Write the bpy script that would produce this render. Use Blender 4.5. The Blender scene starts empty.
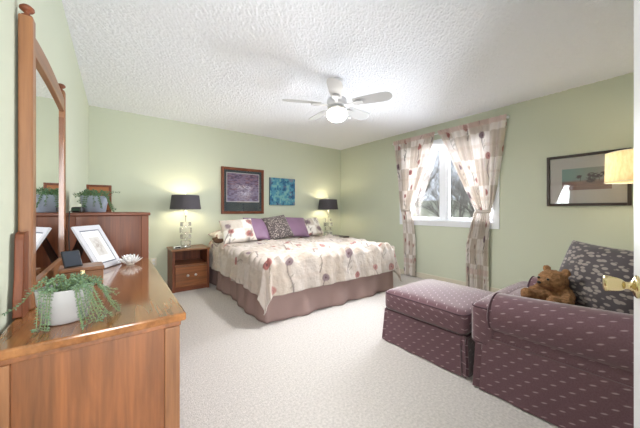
import bpy, bmesh, math, random
import numpy as np
from mathutils import Vector, Matrix, noise as mnoise
random.seed(7)
PI = math.pi
C = bpy.context.scene.collection
S = bpy.context.scene

# ------------------------------------------------------------------ camera, world, light, exposure
FPX = 270.0
YAW = math.radians(37.1)
CAMH = 1.11
cd = bpy.data.cameras.new('camera'); cam = bpy.data.objects.new('camera', cd); C.objects.link(cam)
cd.sensor_width = 36.0; cd.lens = 36.0*FPX/640.0; cd.shift_y = -4.0/640.0; cd.clip_start = 0.02; cd.clip_end = 300
cam.location = (0, 0, CAMH); cam.rotation_euler = (PI/2, 0, -YAW)
S.camera = cam
S.view_settings.view_transform = 'Standard'; S.view_settings.look = 'None'
S.view_settings.gamma = 1.0; S.view_settings.exposure = 1.3; S.view_settings.use_curve_mapping = False

W = bpy.data.worlds.new('world'); S.world = W; W.use_nodes = True
bg = W.node_tree.nodes['Background']; bg.inputs[0].default_value = (0.80, 0.88, 1.0, 1); bg.inputs[1].default_value = 0.6

def area(name, loc, rot, sx, sy, power, col):
    l = bpy.data.lights.new(name, 'AREA'); l.shape = 'RECTANGLE'; l.size = sx; l.size_y = sy
    l.energy = power; l.color = col
    o = bpy.data.objects.new(name, l); o.location = loc; o.rotation_euler = rot; C.objects.link(o); return o
def point(name, loc, power, col, r=0.04, parent=None):
    l = bpy.data.lights.new(name, 'POINT'); l.energy = power; l.color = col; l.shadow_soft_size = r
    o = bpy.data.objects.new(name, l); o.location = loc; C.objects.link(o)
    if parent: o.parent = parent
    return o
# daylight entering by the window, and an added fill lamp behind the doorway
area('window_daylight', (4.40, 2.155, 1.45), (0, math.radians(110), 0), 1.5, 1.7, 185, (0.90, 0.95, 1.0))
area('hall_fill', (0.0, -0.85, 1.25), (math.radians(104), 0, math.radians(-34)), 0.5, 1.8, 30, (1.0, 0.985, 0.985))
LAMP_FAN = 3.2        # emission of the fan globe
LAMP_BED = 2.6
LAMP_FLOOR = 1.7

# ------------------------------------------------------------------ helpers
def lin(c):
    return tuple((x/12.92 if x <= 0.04045 else ((x+0.055)/1.055)**2.4) for x in c)
def rgb(r, g, b): return lin((r/255., g/255., b/255.))
def nplin(a):
    a = np.clip(a, 0, 1); return np.where(a <= 0.04045, a/12.92, ((a+0.055)/1.055)**2.4)

def mesh(name, V, F, mat, parent=None, smooth=False, uv=None, col=None, loc=None, rot=None, bevel=0, subs=0, mats=None, fm=None):
    me = bpy.data.meshes.new(name)
    me.from_pydata([tuple(map(float, v)) for v in V], [], [tuple(int(i) for i in f) for f in F]); me.update()
    if mats:
        for m in mats: me.materials.append(m)
        for p, k in zip(me.polygons, fm): p.material_index = k
    else: me.materials.append(mat)
    if smooth:
        me.polygons.foreach_set('use_smooth', [True]*len(me.polygons))
    ul = me.uv_layers.new(name='UVMap')
    for p in me.polygons:
        n = p.normal; ax = max(range(3), key=lambda i: abs(n[i]))
        for li in p.loop_indices:
            vi = me.loops[li].vertex_index
            if uv is not None: ul.data[li].uv = uv[vi]
            else:
                co = me.vertices[vi].co
                ul.data[li].uv = ((co.y, co.z), (co.x, co.z), (co.x, co.y))[ax]
    if col is not None:
        ca = me.color_attributes.new('Col', 'FLOAT_COLOR', 'POINT')
        a = np.ones((len(me.vertices), 4)); a[:, :3] = np.asarray(col)[:, :3]
        ca.data.foreach_set('color', a.ravel())
    o = bpy.data.objects.new(name, me); C.objects.link(o)
    if parent: o.parent = parent
    if loc is not None: o.location = loc
    if rot is not None: o.rotation_euler = rot
    if bevel:
        b = o.modifiers.new('bevel', 'BEVEL'); b.width = bevel; b.segments = 2; b.limit_method = 'ANGLE'
    if subs:
        s = o.modifiers.new('subsurf', 'SUBSURF'); s.levels = subs; s.render_levels = subs
    return o

class MB:
    def __init__(s): s.V = []; s.F = []
    def add(s, V, F):
        n = len(s.V); s.V += [tuple(v) for v in V]; s.F += [tuple(i+n for i in f) for f in F]; return s
    def box(s, x0, x1, y0, y1, z0, z1):
        V = [(x0,y0,z0),(x1,y0,z0),(x1,y1,z0),(x0,y1,z0),(x0,y0,z1),(x1,y0,z1),(x1,y1,z1),(x0,y1,z1)]
        return s.add(V, [(0,3,2,1),(4,5,6,7),(0,1,5,4),(1,2,6,5),(2,3,7,6),(3,0,4,7)])
    def tube(s, pts, r, n=8, cap=True):
        pts = [Vector(p) for p in pts]; k = len(pts)
        rs = r if isinstance(r, (list, tuple)) else [r]*k
        V = []; up = Vector((0,0,1))
        prev = None
        for i, p in enumerate(pts):
            t = (pts[min(i+1,k-1)]-pts[max(i-1,0)]).normalized()
            if prev is None:
                a = up if abs(t.z) < 0.9 else Vector((1,0,0))
                e1 = t.cross(a).normalized()
            else:
                e1 = (prev - t*prev.dot(t)).normalized()
            prev = e1; e2 = t.cross(e1)
            for j in range(n):
                q = p + (e1*math.cos(2*PI*j/n)+e2*math.sin(2*PI*j/n))*rs[i]; V.append(tuple(q))
        F = [(i*n+j, i*n+(j+1)%n, (i+1)*n+(j+1)%n, (i+1)*n+j) for i in range(k-1) for j in range(n)]
        if cap: F += [tuple(reversed(range(n))), tuple((k-1)*n+j for j in range(n))]
        return s.add(V, F)
    def lathe(s, prof, n=24, c=(0,0,0), sq=None, axis='z'):
        V = []
        for (r, z) in prof:
            for j in range(n):
                a = 2*PI*j/n; x, y = r*math.cos(a), r*math.sin(a)
                if axis == 'z': V.append((c[0]+x, c[1]+y, c[2]+z))
                elif axis == 'y': V.append((c[0]+x, c[1]+z, c[2]+y))
                else: V.append((c[0]+z, c[1]+x, c[2]+y))
        k = len(prof)
        F = [(i*n+j, i*n+(j+1)%n, (i+1)*n+(j+1)%n, (i+1)*n+j) for i in range(k-1) for j in range(n)]
        if prof[0][0] > 1e-5: F.append(tuple(reversed(range(n))))
        if prof[-1][0] > 1e-5: F.append(tuple((k-1)*n+j for j in range(n)))
        return s.add(V, F)
    def sphere(s, c, r, n=14, m=9, sc=(1,1,1)):
        V = [(c[0], c[1], c[2]-r*sc[2])]
        for i in range(1, m):
            t = PI*i/m
            for j in range(n):
                a = 2*PI*j/n
                V.append((c[0]+r*sc[0]*math.sin(t)*math.cos(a), c[1]+r*sc[1]*math.sin(t)*math.sin(a), c[2]-r*sc[2]*math.cos(t)))
        V.append((c[0], c[1], c[2]+r*sc[2])); L = len(V)-1
        F = [(0, 1+(j+1)%n, 1+j) for j in range(n)]
        F += [(1+i*n+j, 1+i*n+(j+1)%n, 1+(i+1)*n+(j+1)%n, 1+(i+1)*n+j) for i in range(m-2) for j in range(n)]
        F += [(1+(m-2)*n+j, 1+(m-2)*n+(j+1)%n, L) for j in range(n)]
        return s.add(V, F)
    def build(s, name, mat, parent=None, **k): return mesh(name, s.V, s.F, mat, parent, **k)

def box(name, x0, x1, y0, y1, z0, z1, mat, parent=None, bevel=0.003, **k):
    return MB().box(x0,x1,y0,y1,z0,z1).build(name, mat, parent, bevel=bevel, **k)

def rbox(hx, hy, hz, r, n=14, puff=(0,0,0)):
    """rounded, softly puffed box centred on the origin"""
    V = []; F = []; idx = {}
    def warp(a, h):   # denser near the edges
        return math.sin(a*PI/2)*h
    def vert(p):
        key = tuple(round(c, 5) for c in p)
        if key in idx: return idx[key]
        q = [max(-(h-r), min(h-r, c)) for c, h in zip(p, (hx,hy,hz))]
        d = Vector([c-e for c, e in zip(p, q)])
        if d.length > 1e-9: d.normalize()
        u, v, w = p[0]/hx, p[1]/hy, p[2]/hz
        f = lambda a: max(0, 1-a*a)
        out = [q[0]+d.x*r+puff[0]*f(v)*f(w)*u, q[1]+d.y*r+puff[1]*f(u)*f(w)*v, q[2]+d.z*r+puff[2]*f(u)*f(v)*w]
        idx[key] = len(V); V.append(tuple(out)); return idx[key]
    H = (hx,hy,hz)
    for ax in range(3):
        a1, a2 = (ax+1)%3, (ax+2)%3
        for sg in (-1, 1):
            G = []
            for i in range(n+1):
                row = []
                for j in range(n+1):
                    p = [0,0,0]; p[ax] = sg*H[ax]; p[a1] = warp(-1+2*i/n, H[a1]); p[a2] = warp(-1+2*j/n, H[a2])
                    row.append(vert(p))
                G.append(row)
            for i in range(n):
                for j in range(n):
                    f = (G[i][j], G[i+1][j], G[i+1][j+1], G[i][j+1])
                    F.append(f if sg > 0 else f[::-1])
    return V, F
def shift(V, d): return [(v[0]+d[0], v[1]+d[1], v[2]+d[2]) for v in V]

def tag(o, label, cat, group=None, kind=None):
    o['label'] = label; o['category'] = cat
    if group: o['group'] = group
    if kind: o['kind'] = kind
    return o
def thing(name, label, cat, loc=(0,0,0), rz=0, group=None):
    o = bpy.data.objects.new(name, None); o.empty_display_size = 0.05; C.objects.link(o)
    o.location = loc; o.rotation_euler = (0,0,rz); return tag(o, label, cat, group)
def struct(o, label=None):
    o['kind'] = 'structure'
    if label: o['label'] = label
    return o
def copy_tree(o, parent=None):
    c = o.copy(); C.objects.link(c)
    if parent: c.parent = parent
    for ch in [x for x in bpy.data.objects if x.parent == o]: copy_tree(ch, c)
    return c

# ------------------------------------------------------------------ materials
def newmat(name):
    m = bpy.data.materials.new(name); m.use_nodes = True
    nt = m.node_tree; return m, nt, nt.nodes['Principled BSDF']
def bump(nt, b, scale, strength, dist=0.002, detail=4, coord='Object', vec=None, kind='noise'):
    tc = nt.nodes.new('ShaderNodeTexCoord')
    t = nt.nodes.new('ShaderNodeTexNoise' if kind == 'noise' else 'ShaderNodeTexVoronoi')
    t.inputs['Scale'].default_value = scale
    if kind == 'noise': t.inputs['Detail'].default_value = detail
    nt.links.new(tc.outputs[coord], t.inputs['Vector'])
    bp = nt.nodes.new('ShaderNodeBump'); bp.inputs['Strength'].default_value = strength; bp.inputs['Distance'].default_value = dist
    nt.links.new(t.outputs[0], bp.inputs['Height']); nt.links.new(bp.outputs[0], b.inputs['Normal'])
    return t
def plain(name, c, rough=0.6, metal=0, spec=0.5, bmp=None, var=None):
    m, nt, b = newmat(name)
    b.inputs['Base Color'].default_value = (*c, 1); b.inputs['Roughness'].default_value = rough
    b.inputs['Metallic'].default_value = metal; b.inputs['Specular IOR Level'].default_value = spec
    if bmp: bump(nt, b, *bmp)
    if var:   # (scale, amount)
        tc = nt.nodes.new('ShaderNodeTexCoord'); t = nt.nodes.new('ShaderNodeTexNoise')
        t.inputs['Scale'].default_value = var[0]; t.inputs['Detail'].default_value = 5
        nt.links.new(tc.outputs['Object'], t.inputs['Vector'])
        r = nt.nodes.new('ShaderNodeValToRGB')
        r.color_ramp.elements[0].position = .3; r.color_ramp.elements[1].position = .7
        r.color_ramp.elements[0].color = (*[x*(1-var[1]) for x in c], 1); r.color_ramp.elements[1].color = (*[min(1, x*(1+var[1])) for x in c], 1)
        nt.links.new(t.outputs[0], r.inputs[0]); nt.links.new(r.outputs[0], b.inputs['Base Color'])
    return m
def wood(name, dark, light, axis, rough=0.3, coat=0.3, scale=1.0):
    m, nt, b = newmat(name)
    tc = nt.nodes.new('ShaderNodeTexCoord'); mp = nt.nodes.new('ShaderNodeMapping')
    sc = [14*scale]*3; sc[axis] = 1.1*scale; mp.inputs['Scale'].default_value = sc
    nt.links.new(tc.outputs['Object'], mp.inputs[0])
    n1 = nt.nodes.new('ShaderNodeTexNoise'); n1.inputs['Scale'].default_value = 1.0; n1.inputs['Detail'].default_value = 8; n1.inputs['Roughness'].default_value = .6; n1.inputs['Distortion'].default_value = .6
    nt.links.new(mp.outputs[0], n1.inputs['Vector'])
    mp2 = nt.nodes.new('ShaderNodeMapping'); s2 = [90*scale]*3; s2[axis] = 4; mp2.inputs['Scale'].default_value = s2
    nt.links.new(tc.outputs['Object'], mp2.inputs[0])
    n2 = nt.nodes.new('ShaderNodeTexNoise'); n2.inputs['Scale'].default_value = 1.0; n2.inputs['Detail'].default_value = 3
    nt.links.new(mp2.outputs[0], n2.inputs['Vector'])
    mx = nt.nodes.new('ShaderNodeMath'); mx.operation = 'MULTIPLY_ADD'; mx.inputs[1].default_value = .3
    nt.links.new(n2.outputs[0], mx.inputs[0]); 
    m2 = nt.nodes.new('ShaderNodeMath'); m2.operation = 'MULTIPLY'; m2.inputs[1].default_value = .7
    nt.links.new(n1.outputs[0], m2.inputs[0]); nt.links.new(m2.outputs[0], mx.inputs[2])
    r = nt.nodes.new('ShaderNodeValToRGB'); r.color_ramp.elements[0].position = .34; r.color_ramp.elements[1].position = .66
    r.color_ramp.elements[0].color = (*dark, 1); r.color_ramp.elements[1].color = (*light, 1)
    nt.links.new(mx.outputs[0], r.inputs[0]); nt.links.new(r.outputs[0], b.inputs['Base Color'])
    b.inputs['Roughness'].default_value = rough; b.inputs['Coat Weight'].default_value = coat; b.inputs['Coat Roughness'].default_value = .08
    return m
def vcol(name, rough=0.85, bmp=None, sheen=0, translucent=0):
    m, nt, b = newmat(name)
    a = nt.nodes.new('ShaderNodeAttribute'); a.attribute_name = 'Col'
    nt.links.new(a.outputs['Color'], b.inputs['Base Color']); b.inputs['Roughness'].default_value = rough
    b.inputs['Sheen Weight'].default_value = sheen
    if bmp: bump(nt, b, *bmp)
    if translucent:
        tr = nt.nodes.new('ShaderNodeBsdfTranslucent'); nt.links.new(a.outputs['Color'], tr.inputs[0])
        mx = nt.nodes.new('ShaderNodeMixShader'); mx.inputs[0].default_value = translucent
        nt.links.new(b.outputs[0], mx.inputs[1]); nt.links.new(tr.outputs[0], mx.inputs[2])
        nt.links.new(mx.outputs[0], nt.nodes['Material Output'].inputs[0])
    return m
def thin_glass(name, tint=(1,1,1)):
    m = bpy.data.materials.new(name); m.use_nodes = True; nt = m.node_tree
    nt.nodes.remove(nt.nodes['Principled BSDF'])
    t = nt.nodes.new('ShaderNodeBsdfTransparent'); t.inputs[0].default_value = (*tint, 1)
    g = nt.nodes.new('ShaderNodeBsdfGlossy'); g.inputs['Roughness'].default_value = 0.02
    f = nt.nodes.new('ShaderNodeFresnel'); f.inputs[0].default_value = 1.5
    mx = nt.nodes.new('ShaderNodeMixShader')
    nt.links.new(f.outputs[0], mx.inputs[0]); nt.links.new(t.outputs[0], mx.inputs[1]); nt.links.new(g.outputs[0], mx.inputs[2])
    nt.links.new(mx.outputs[0], nt.nodes['Material Output'].inputs[0]); return m
def emis(name, c, s):
    m, nt, b = newmat(name)
    b.inputs['Base Color'].default_value = (*c, 1); b.inputs['Emission Color'].default_value = (*c, 1); b.inputs['Emission Strength'].default_value = s
    return m
def nmath(nt, op, a, b=None, c=None):
    n = nt.nodes.new('ShaderNodeMath'); n.operation = op
    for i, v in enumerate((a, b, c)):
        if v is None: continue
        if isinstance(v, (int, float)): n.inputs[i].default_value = v
        else: nt.links.new(v, n.inputs[i])
    return n.outputs[0]
def dash_fabric(name, base, mark, sx=0.072, sy=0.037):
    m, nt, b = newmat(name)
    uv = nt.nodes.new('ShaderNodeUVMap'); uv.uv_map = 'UVMap'
    sp = nt.nodes.new('ShaderNodeSeparateXYZ'); nt.links.new(uv.outputs[0], sp.inputs[0])
    v = nmath(nt, 'DIVIDE', sp.outputs[1], sy); row = nmath(nt, 'FLOOR', v)
    off = nmath(nt, 'MULTIPLY', nmath(nt, 'MODULO', nmath(nt, 'ABSOLUTE', row), 2.0), 0.5)
    u = nmath(nt, 'ADD', nmath(nt, 'DIVIDE', sp.outputs[0], sx), off)
    fu = nmath(nt, 'SUBTRACT', nmath(nt, 'FRACT', u), .5); fv = nmath(nt, 'SUBTRACT', nmath(nt, 'FRACT', v), .5)
    # a short slanted dash
    fv2 = nmath(nt, 'SUBTRACT', fv, nmath(nt, 'MULTIPLY', fu, 0.55))
    d = nmath(nt, 'ADD', nmath(nt, 'POWER', nmath(nt, 'DIVIDE', fu, 0.19), 2.0), nmath(nt, 'POWER', nmath(nt, 'DIVIDE', fv2, 0.11), 2.0))
    mask = nmath(nt, 'SMOOTH_MIN', nmath(nt, 'MAXIMUM', nmath(nt, 'SUBTRACT', 1.25, d), 0.0), 1.0, 0.1)
    # woven ground
    tc = nt.nodes.new('ShaderNodeTexCoord'); n = nt.nodes.new('ShaderNodeTexNoise'); n.inputs['Scale'].default_value = 160; n.inputs['Detail'].default_value = 2
    nt.links.new(tc.outputs['Object'], n.inputs['Vector'])
    g = nt.nodes.new('ShaderNodeMix'); g.data_type = 'RGBA'
    g.inputs[6].default_value = (*[x*.72 for x in base], 1); g.inputs[7].default_value = (*[min(1, x*1.28) for x in base], 1)
    nt.links.new(n.outputs[0], g.inputs[0])
    mx = nt.nodes.new('ShaderNodeMix'); mx.data_type = 'RGBA'; mx.inputs[7].default_value = (*mark, 1)
    nt.links.new(g.outputs[2], mx.inputs[6]); nt.links.new(mask, mx.inputs[0]); nt.links.new(mx.outputs[2], b.inputs['Base Color'])
    b.inputs['Roughness'].default_value = .85; b.inputs['Sheen Weight'].default_value = .9; b.inputs['Sheen Roughness'].default_value = .35
    bp = nt.nodes.new('ShaderNodeBump'); bp.inputs['Strength'].default_value = .3; bp.inputs['Distance'].default_value = .001
    nt.links.new(n.outputs[0], bp.inputs['Height']); nt.links.new(bp.outputs[0], b.inputs['Normal'])
    return m

M = {}
M['wall'] = plain('green wall paint', rgb(206, 212, 193), .75, bmp=(60, .08, .001))
M['ceil'] = plain('popcorn ceiling', rgb(244, 246, 253), .95)
nt = M['ceil'].node_tree; b = nt.nodes['Principled BSDF']
tc = nt.nodes.new('ShaderNodeTexCoord')
t1 = nt.nodes.new('ShaderNodeTexNoise'); t1.inputs['Scale'].default_value = 62; t1.inputs['Detail'].default_value = 5; t1.inputs['Roughness'].default_value = .7
nt.links.new(tc.outputs['Object'], t1.inputs['Vector'])
bp = nt.nodes.new('ShaderNodeBump'); bp.inputs['Strength'].default_value = 1.0; bp.inputs['Distance'].default_value = .010
nt.links.new(t1.outputs[0], bp.inputs['Height']); nt.links.new(bp.outputs[0], b.inputs['Normal'])
M['carpet'] = plain('cream carpet', rgb(199, 194, 191), 1.0, spec=.1, bmp=(150, .9, .006, 6), var=(70, .15))
M['white'] = plain('white paint', rgb(238, 240, 242), .35)
M['vinyl'] = plain('white vinyl', rgb(236, 240, 246), .4)
M['base'] = plain('cream baseboard', rgb(214, 208, 190), .5)
DK, LT = rgb(94, 54, 27), rgb(150, 92, 52)
for i, a in enumerate('xyz'):
    M['wood_'+a] = wood('brown wood '+a, DK, LT, i, .35, .4)
    M['gold_'+a] = wood('golden wood '+a, rgb(108, 70, 44), rgb(158, 108, 70), i, .4, .2)
    M['red_'+a] = wood('reddish wood '+a, rgb(88, 42, 22), rgb(136, 74, 40), i, .5, .04)
M['top'] = wood('polished wood top', rgb(112, 68, 36), rgb(164, 110, 64), 1, .14, .55)
M['dark'] = plain('dark brown wood', rgb(52, 36, 28), .4)
M['mirror'] = plain('mirror silver', (.93, .95, .95), .01, 1)
M['chrome'] = plain('chrome', (.75, .75, .76), .15, 1)
M['steel'] = plain('brushed nickel', (.62, .61, .59), .3, 1)
M['brass'] = plain('aged brass', rgb(214, 196, 150), .18, 1)
M['black'] = plain('black plastic', rgb(22, 22, 24), .35)
M['shade'] = plain('charcoal lamp shade', rgb(78, 74, 80), .8)
M['shade_in'] = plain('white shade lining', rgb(238, 232, 214), .8)
M['glass'] = thin_glass('clear thin glass')
M['pot'] = plain('grey ceramic', rgb(176, 176, 178), .45)
M['pot_blue'] = plain('blue grey ceramic', rgb(150, 160, 176), .35)
M['soil'] = plain('soil', rgb(52, 40, 30), 1, bmp=(80, .8, .004))
M['leaf'] = plain('pale green leaves', rgb(108, 136, 106), .5, var=(30, .28))
M['leaf2'] = plain('green leaves', rgb(80, 114, 78), .5, var=(30, .3))
M['stem'] = plain('green stems', rgb(112, 132, 88), .6)
M['purple'] = dash_fabric('mauve upholstery with small dashes', rgb(114, 84, 93), rgb(172, 148, 154))
M['piping'] = plain('dark mauve piping', rgb(82, 56, 66), .8)
M['plum'] = plain('plum satin', rgb(142, 112, 140), .5, bmp=(30, .25, .006))
M['skirt'] = plain('taupe bed skirt fabric', rgb(152, 128, 124), .8, bmp=(25, .15, .003))
M['mattress'] = plain('white mattress', rgb(225, 220, 214), .9)
M['cloth'] = vcol('printed cream cloth', .85, (22, .55, .016, 3), .2)
M['curtain'] = vcol('printed curtain cloth', .9, (90, .15, .001), 0, .04)
M['paint'] = vcol('painted picture', .6)
M['bear'] = plain('brown plush', rgb(142, 104, 70), 1, bmp=(120, 1, .006), var=(60, .3))
M['bear_l'] = plain('tan plush', rgb(178, 138, 96), 1, bmp=(120, 1, .006))
M['cream'] = plain('cream plastic', rgb(232, 228, 214), .45)
# leopard / leaf print cushions
def spot(name, ground, mark, scale, stretch=(1,1,1), lo=.28, hi=.36, edge=False):
    m, nt, b = newmat(name)
    tc = nt.nodes.new('ShaderNodeTexCoord'); mp = nt.nodes.new('ShaderNodeMapping'); mp.inputs['Scale'].default_value = stretch
    mp.inputs['Rotation'].default_value = (0, 0, .6)
    nt.links.new(tc.outputs['UV'], mp.inputs[0])
    n = nt.nodes.new('ShaderNodeTexNoise'); n.inputs['Scale'].default_value = scale*.5
    v = nt.nodes.new('ShaderNodeTexVoronoi'); v.inputs['Scale'].default_value = scale
    nt.links.new(mp.outputs[0], n.inputs['Vector'])
    ad = nt.nodes.new('ShaderNodeVectorMath'); ad.operation = 'MULTIPLY_ADD'; ad.inputs[1].default_value = (.02,)*3
    nt.links.new(n.outputs['Color'], ad.inputs[0]); nt.links.new(mp.outputs[0], ad.inputs[2]); nt.links.new(ad.outputs[0], v.inputs['Vector'])
    r = nt.nodes.new('ShaderNodeValToRGB'); e = r.color_ramp.elements
    e[0].position = lo; e[0].color = (*mark, 1); e[1].position = hi; e[1].color = (*ground, 1)
    nt.links.new(v.outputs['Distance'], r.inputs[0]); nt.links.new(r.outputs[0], b.inputs['Base Color'])
    b.inputs['Roughness'].default_value = .7; b.inputs['Sheen Weight'].default_value = .3
    return m
M['leopard'] = spot('speckled grey brown print', rgb(88, 78, 78), rgb(172, 160, 154), 40, lo=.3, hi=.42)
M['leafprint'] = spot('charcoal cushion with pale leaf print', rgb(72, 64, 68), rgb(150, 140, 134), 27, (1, 1.8, 1), .36, .46)
m, nt, b = newmat('crystal'); b.inputs['Transmission Weight'].default_value = .82; b.inputs['Roughness'].default_value = .06; b.inputs['Base Color'].default_value = (.95, .95, .92, 1); M['crystal'] = m
m, nt, b = newmat('lit linen shade'); b.inputs['Base Color'].default_value = (*rgb(240, 214, 160), 1); b.inputs['Roughness'].default_value = .9
tr = nt.nodes.new('ShaderNodeBsdfTranslucent'); tr.inputs[0].default_value = (*rgb(250, 222, 160), 1)
nn = nt.nodes.new('ShaderNodeTexNoise'); nn.inputs['Scale'].default_value = 60; tc = nt.nodes.new('ShaderNodeTexCoord'); mp = nt.nodes.new('ShaderNodeMapping'); mp.inputs['Scale'].default_value = (1,1,.35)
nt.links.new(tc.outputs['Object'], mp.inputs[0]); nt.links.new(mp.outputs[0], nn.inputs[0])
rr = nt.nodes.new('ShaderNodeValToRGB'); rr.color_ramp.elements[0].position = .35; rr.color_ramp.elements[0].color = (*rgb(236, 214, 170), 1); rr.color_ramp.elements[1].position = .6; rr.color_ramp.elements[1].color = (*rgb(252, 240, 210), 1)
nt.links.new(nn.outputs[0], rr.inputs[0]); nt.links.new(rr.outputs[0], tr.inputs[0])
mx = nt.nodes.new('ShaderNodeMixShader'); mx.inputs[0].default_value = .6
nt.links.new(b.outputs[0], mx.inputs[1]); nt.links.new(tr.outputs[0], mx.inputs[2]); nt.links.new(mx.outputs[0], nt.nodes['Material Output'].inputs[0]); M['linen'] = m

# ------------------------------------------------------------------ numpy noise and cloth print
def vnoise(x, y, seed=0):
    rng = np.random.RandomState(seed); T = rng.rand(64, 64)
    xi = np.floor(x).astype(int); yi = np.floor(y).astype(int); fx = x-xi; fy = y-yi
    fx = fx*fx*(3-2*fx); fy = fy*fy*(3-2*fy)
    g = lambda a, b: T[a % 64, b % 64]
    return (g(xi,yi)*(1-fx)+g(xi+1,yi)*fx)*(1-fy)+(g(xi,yi+1)*(1-fx)+g(xi+1,yi+1)*fx)*fy
def fbm(x, y, seed=0, o=4):
    s = 0; a = .5
    for k in range(o): s = s+a*vnoise(x*2**k, y*2**k, seed+k); a *= .5
    return s/(1-.5**o)
def mixc(col, c, m): return col*(1-m[:, None])+np.array(c)[None, :]*m[:, None]
def poppy_print(u, v, seed=3, cell=0.42, base=(226,219,208), up=1):
    """cream cloth, woven beige blocks, dark red poppies on thin stems"""
    col = np.ones((len(u), 3))*np.array(base)/255.
    bl = ((np.floor(u/.36)+np.floor(v/.36)) % 2)
    col = mixc(col, (.68, .62, .56), bl*.45)
    col = mixc(col, (.76, .69, .64), ((np.abs((u/.36) % 1-.5) < .05) | (np.abs((v/.36) % 1-.5) < .05))*.25)
    rng = np.random.RandomState(seed)
    for i in range(int(u.min()/cell)-1, int(u.max()/cell)+2):
        for j in range(int(v.min()/cell)-1, int(v.max()/cell)+2):
            cx = (i+.15+.7*rng.rand())*cell; cy = (j+.15+.7*rng.rand())*cell
            k = rng.rand(); ln = .18+.22*rng.rand(); bend = (rng.rand()-.5)*.5; r = .028+.018*rng.rand(); ph = rng.rand()*6
            t = (cy-v)*up
            # stem
            d = np.abs(u-(cx+bend*t+.03*np.sin(t*14+ph)))
            col = mixc(col, (.42, .38, .38), ((t > 0) & (t < ln))*np.clip(1.6-d/.006, 0, 1)*.75)
            # leaves on the stem
            for q in (.5, .8):
                lx = cx+bend*ln*q; ly = cy-ln*q*up
                dd = ((u-lx-.02)/.03)**2+((v-ly-(u-lx)*.7)/.010)**2
                col = mixc(col, (.52, .50, .46), np.clip(1.5-dd, 0, 1)*.6)
            a = np.arctan2(v-cy, u-cx); rr = np.hypot(u-cx, v-cy)/(r*(1+.07*np.sin(a*3+ph)+.22*np.cos(a)**2))
            m = np.clip((1.15-rr)*6, 0, 1)
            c = (.56, .27, .26) if k < .5 else ((.62, .40, .38) if k < .72 else ((.44, .36, .40) if k < .86 else (.66,.58,.52)))
            col = mixc(col, c, m*.75)
            col = mixc(col, (.30, .20, .22), np.clip((.32-rr)*8, 0, 1)*.7)
    return nplin(col)

# ------------------------------------------------------------------ the room
XL, XR, YB, YF, ZC = -0.273, 3.98, 4.50, -0.12, 2.44
struct(box('floor', XL-.12, XR+.15, -1.7, YB+.12, -.1, 0, M['carpet'], bevel=0), 'cream cut pile carpet over the whole bedroom floor')
cw = MB().box(XL-.12, XR+.15, -1.7, YB+.12, ZC+.001, ZC+.1)
gxn = int((XR-XL)/.0145); gyn = int((YB-YF)/.0145)
rgc = np.random.RandomState(5); hgt = rgc.rand(gyn, gxn)**2*.0055+vnoise(*np.meshgrid(np.arange(gyn)*.35, np.arange(gxn)*.35), seed=8).T*.002
for j in range(gyn):
    for i in range(gxn): cw.V.append((XL+(XR-XL)*i/(gxn-1), YF+(YB-YF)*j/(gyn-1), ZC+.0005-hgt[j, i]))
cw.F += [(8+j*gxn+i, 8+(j+1)*gxn+i, 8+(j+1)*gxn+i+1, 8+j*gxn+i+1) for j in range(gyn-1) for i in range(gxn-1)]
struct(cw.build('ceiling', M['ceil']), 'white popcorn textured flat ceiling')
struct(box('wall_left', XL-.12, XL, -1.7, YB+.12, 0, ZC, M['wall'], bevel=0), 'pale green wall on the left behind the dresser')
struct(box('wall_back', XL, XR, YB, YB+.12, 0, ZC, M['wall'], bevel=0), 'pale green wall behind the bed')
WY0, WY1, WZ0, WZ1 = 1.46, 2.86, .93, 2.13
w = MB().box(XR, XR+.15, -1.7, WY0, 0, ZC).box(XR, XR+.15, WY1, YB+.12, 0, ZC).box(XR, XR+.15, WY0, WY1, 0, WZ0).box(XR, XR+.15, WY0, WY1, WZ1, ZC)
struct(w.build('wall_right', M['wall']), 'pale green wall with the curtained window')
w = MB().box(XL, -.19, YF-.12, YF, 0, ZC).box(.51, XR, YF-.12, YF, 0, ZC).box(-.19, .51, YF-.12, YF, 2.06, ZC)
struct(w.build('wall_front', M['wall']), 'pale green wall with the open doorway')
struct(box('wall_hall', XL, XR, -1.7, -1.6, 0, ZC, M['wall'], bevel=0))
struct(box('wall_hall_end', 1.6, 1.7, -1.6, YF-.12, 0, ZC, M['wall'], bevel=0))
struct(box('baseboard_back', XL, XR, YB-.014, YB, 0, .085, M['base']), 'cream baseboard along the back wall')
struct(box('baseboard_right', XR-.014, XR, YF, YB-.014, 0, .085, M['base']), 'cream baseboard along the right wall')
struct(box('baseboard_left', XL, XL+.014, YF, YB-.014, 0, .085, M['base']))
struct(box('baseboard_front', .57, XR-.014, YF, YF+.014, 0, .085, M['base']))
w = MB().box(-.25, -.19, YF-.13, YF+.014, 0, 2.12).box(.51, .565, YF-.13, YF+.014, 0, 2.12).box(-.19, .51, YF-.13, YF+.014, 2.06, 2.12)
struct(w.build('trim_1', M['white'], bevel=.003), 'white door casing')

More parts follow.
